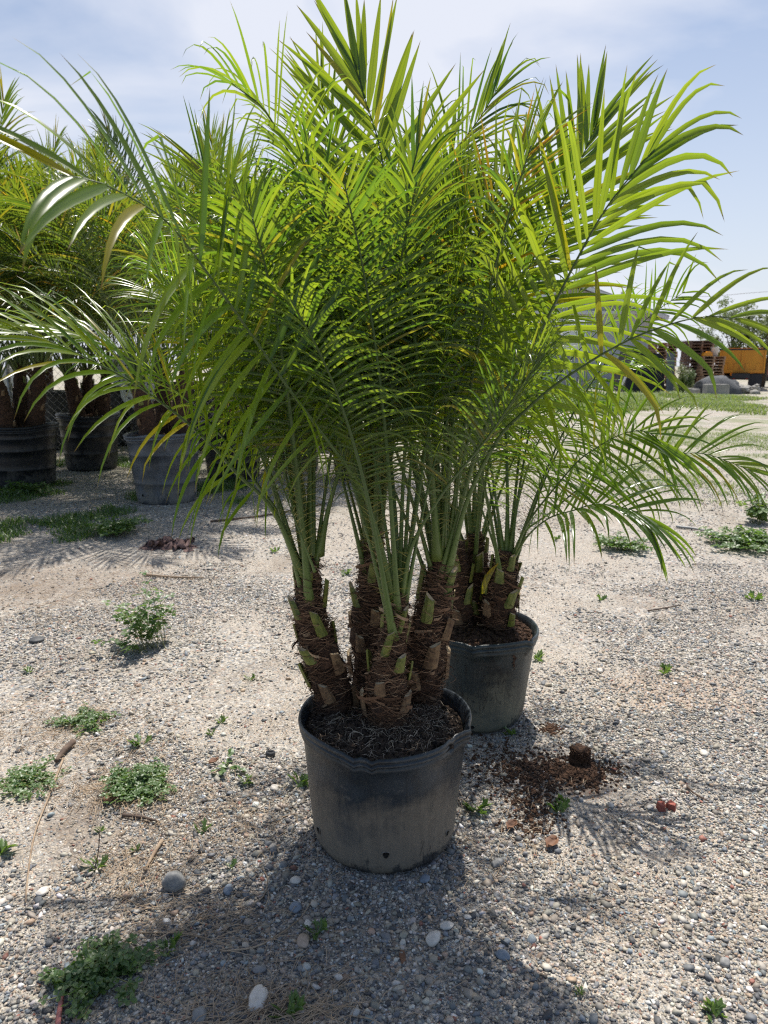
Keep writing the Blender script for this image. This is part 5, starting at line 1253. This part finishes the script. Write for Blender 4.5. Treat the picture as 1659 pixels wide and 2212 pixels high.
stick([(265, 1762), (310, 1768), (345, 1778)], .005, M['darktwig'], 'twig', 'short black twig left of the pale splinter')
stick([(545, 1955), (570, 1935), (578, 1900), (560, 1870)], .0018, M['twig'], 'runner', 'curved thin runner left of the front pot foot')
stick([(480, 2052), (560, 2040), (640, 1990), (672, 1950)], .0018, M['straw'], 'runner', 'thin straw runner curving through the shade below left of the pot')
stick([(300, 2012), (400, 2015), (500, 2040)], .002, M['straw'], 'dry_stalk', 'thin bent straw stalk above the dark clover clump')
stick([(250, 1930), (330, 1962), (400, 1950), (460, 1905)], .0015, M['straw'], 'runner', 'pale runner arching past the rough grey stone')
stick([(455, 1085 + 45), (560, 1118), (660, 1100), (720, 1085)], .008, M['darktwig'], 'drip_hose', 'brown hose lying right of the dusty grey pot', 'hose')
stick([(1460, 1142), (1500, 1147), (1545, 1155)], .010, M['hose'], 'flat_strip', 'grey strip lying on the gravel at the right', 'strip')
stick([(1400, 1324), (1440, 1318), (1470, 1312)], .004, M['darktwig'], 'twig', 'thin dark twig beside the black lump at the right')
stick([(1480, 1700), (1500, 1718), (1530, 1735)], .003, M['darktwig'], 'twig', 'thin dark twig right of the red brick pieces')
# standing dead stems
def stem_up(px, py, px2, py2, label):
    a = gp(px, py); b = at(px2, py2, a.y); mb = MB(); C_, _ = resample([a, a.lerp(b, 0.5) + Vector((0.003, 0, 0)), b], 8); mb.tube(C_, [.0014] * 9, 4); tag(mb.build('dead_stem', M['darktwig']), label, 'stem')
stem_up(205, 1875, 215, 1800, 'thin black dead stem rising from the bright seedling at the lower left')
stem_up(456, 1270, 450, 1243, 'thin grey dead stem standing on the gravel below the pale stick')
# chip of wood in the shade
shard(870, 2068, [(-.006, -.022), (.005, -.018), (.008, .016), (.0, .024), (-.008, .008)], .006, M['brown_leaf'], 'wood_chip', 'orange brown wood chip in the shade below the front pot', 'wood chip', 0.2)
def leaf_dry(px, py, s_, label, seed):
    rng = random.Random(seed); g0 = gp(px, py); mb = MB(); rows = []
    for i in range(6):
        q = i / 5; w_ = s_ * 0.42 * math.sin(PI * (0.06 + 0.9 * q)) * rng.uniform(0.85, 1.1); y = s_ * (q - 0.5)
        rows.append([mb.vert((w_ * k, y, 0.002 + s_ * 0.28 * abs(k) ** 2 * rng.uniform(0.6, 1.2) + s_ * 0.15 * q * q)) for k in (-1, -0.5, 0, 0.5, 1)])
    for i in range(5):
        for k in range(4): mb.face((rows[i][k], rows[i][k + 1], rows[i + 1][k + 1], rows[i + 1][k]))
    o = mb.build('dry_leaf', M['brown_leaf'], loc=(g0.x, g0.y, gz(g0.x, g0.y) + 0.006)); o.rotation_euler = (0, 0, rng.uniform(0, 6)); tag(o, label, 'leaf')
    sol = o.modifiers.new('thick', 'SOLIDIFY'); sol.thickness = 0.0006
leaf_dry(238, 1732, .035, 'curled orange brown leaf below the dense round clover', 1)
leaf_dry(1192, 1830, .040, 'curled brown leaf at the right of the pot foot', 2)
leaf_dry(462, 1652, .030, 'small brown leaf by the wilted sprig left of the pot', 3)
leaf_dry(1105, 1790, .035, 'brown leaf in the bark spill right of the front pot', 4)
leafy_weed(488, 1660, 'wilted green sprig lying left of the front pot', 0.03, 4, 0.02, 0.028, 15, 3, tri=False, name='wilted_sprig', cat='sprig')
# black fitting ring, flat disc, red strap, dark hole
g0 = gp(584, 1634); mb = MB(); mb.lathe([(0.0085, 0.0), (0.0145, 0.0), (0.0155, 0.006), (0.0135, 0.012), (0.0095, 0.0125), (0.0085, 0.003)], 28)
ri = mb.build('pipe_ring', M['black_plastic'], loc=(g0.x, g0.y, gz(g0.x, g0.y) + 0.003)); ri.rotation_euler = (R(-8), R(4), 0); tag(ri, 'small black plastic pipe ring on the gravel left of the pot rim', 'ring')
g0 = gp(80, 1386); mb = MB(); mb.lathe([(0.0, 0.012), (0.028, 0.011), (0.032, 0.006), (0.029, 0.0), (0.0, 0.0)], 28)
tag(mb.build('flat_disc', M['stone_dark'], loc=(g0.x, g0.y, gz(g0.x, g0.y) + 0.002)), 'flat round dark disc on the gravel at the left', 'disc')
mb = MB(); C_ = [gp(x, y) for x, y in ((136, 2140), (132, 2165), (127, 2195), (122, 2260), (118, 2330))]; C_ = [Vector((p.x, p.y, gz(p.x, p.y) + 0.010)) for p in C_]
mb.tube(C_, [.004, .0065, .007, .007, .007], 8, flat=0.5); tag(mb.build('red_strap', M['rubber_red']), 'faded red rubber strap at the bottom left edge', 'strap')
# crumpled brown rag
g0 = gp(365, 1180); mb = MB(); nx_, ny_ = 26, 14
for j in range(ny_):
    for i in range(nx_):
        u, v = i / (nx_ - 1) - 0.5, j / (ny_ - 1) - 0.5; e = max(0, 1 - (u * 2) ** 4) * max(0, 1 - (v * 2) ** 4); p = Vector((u * 0.34, v * 0.22, 0))
        p.x += 0.07 * mn.noise(Vector((v * 6, u * 5, 1))); p.y += 0.08 * mn.noise(Vector((u * 8, v * 4, 6))) + 0.05 * mn.noise(Vector((u * 22, v * 4, 9))); p.z = 0.002 + e * (0.004 + 0.11 * abs(mn.noise(Vector((u * 9, v * 7, 2))))); mb.vert(p)
for j in range(ny_ - 1):
    for i in range(nx_ - 1): a = j * nx_ + i; mb.face((a, a + 1, a + nx_ + 1, a + nx_))
M['rag'] = simple('brown_rag', (0.13, 0.075, 0.065), (0.24, 0.15, 0.13), 20, 0.9, 0.5)
tag(mb.build('rag', M['rag'], loc=(g0.x, g0.y, gz(g0.x, g0.y))), 'crumpled brown rag on the gravel in front of the dusty grey pot', 'rag')
# fallen dark frond at the right
mb = MB(); P = [Vector((q.x, q.y, 0.03)) for q in (gp(1480, 985), gp(1530, 1000), gp(1600, 1012), gp(1680, 1020))]
frond(mb, P, random.Random(4), pairs=22, lmax=0.25, wmax=0.014, droop=0.0, s0=0.1, vee=-4, spines=False, outward=Vector((1, 0, 0)), kink=0)
for i, v in enumerate(mb.v): mb.v[i] = (v[0], v[1], max(0.012, v[2]))
tag(mb.build('fallen_frond', [M['leaf'], M['petiole']]), 'cut dark palm leaf lying on the gravel near the right edge', 'palm leaf')
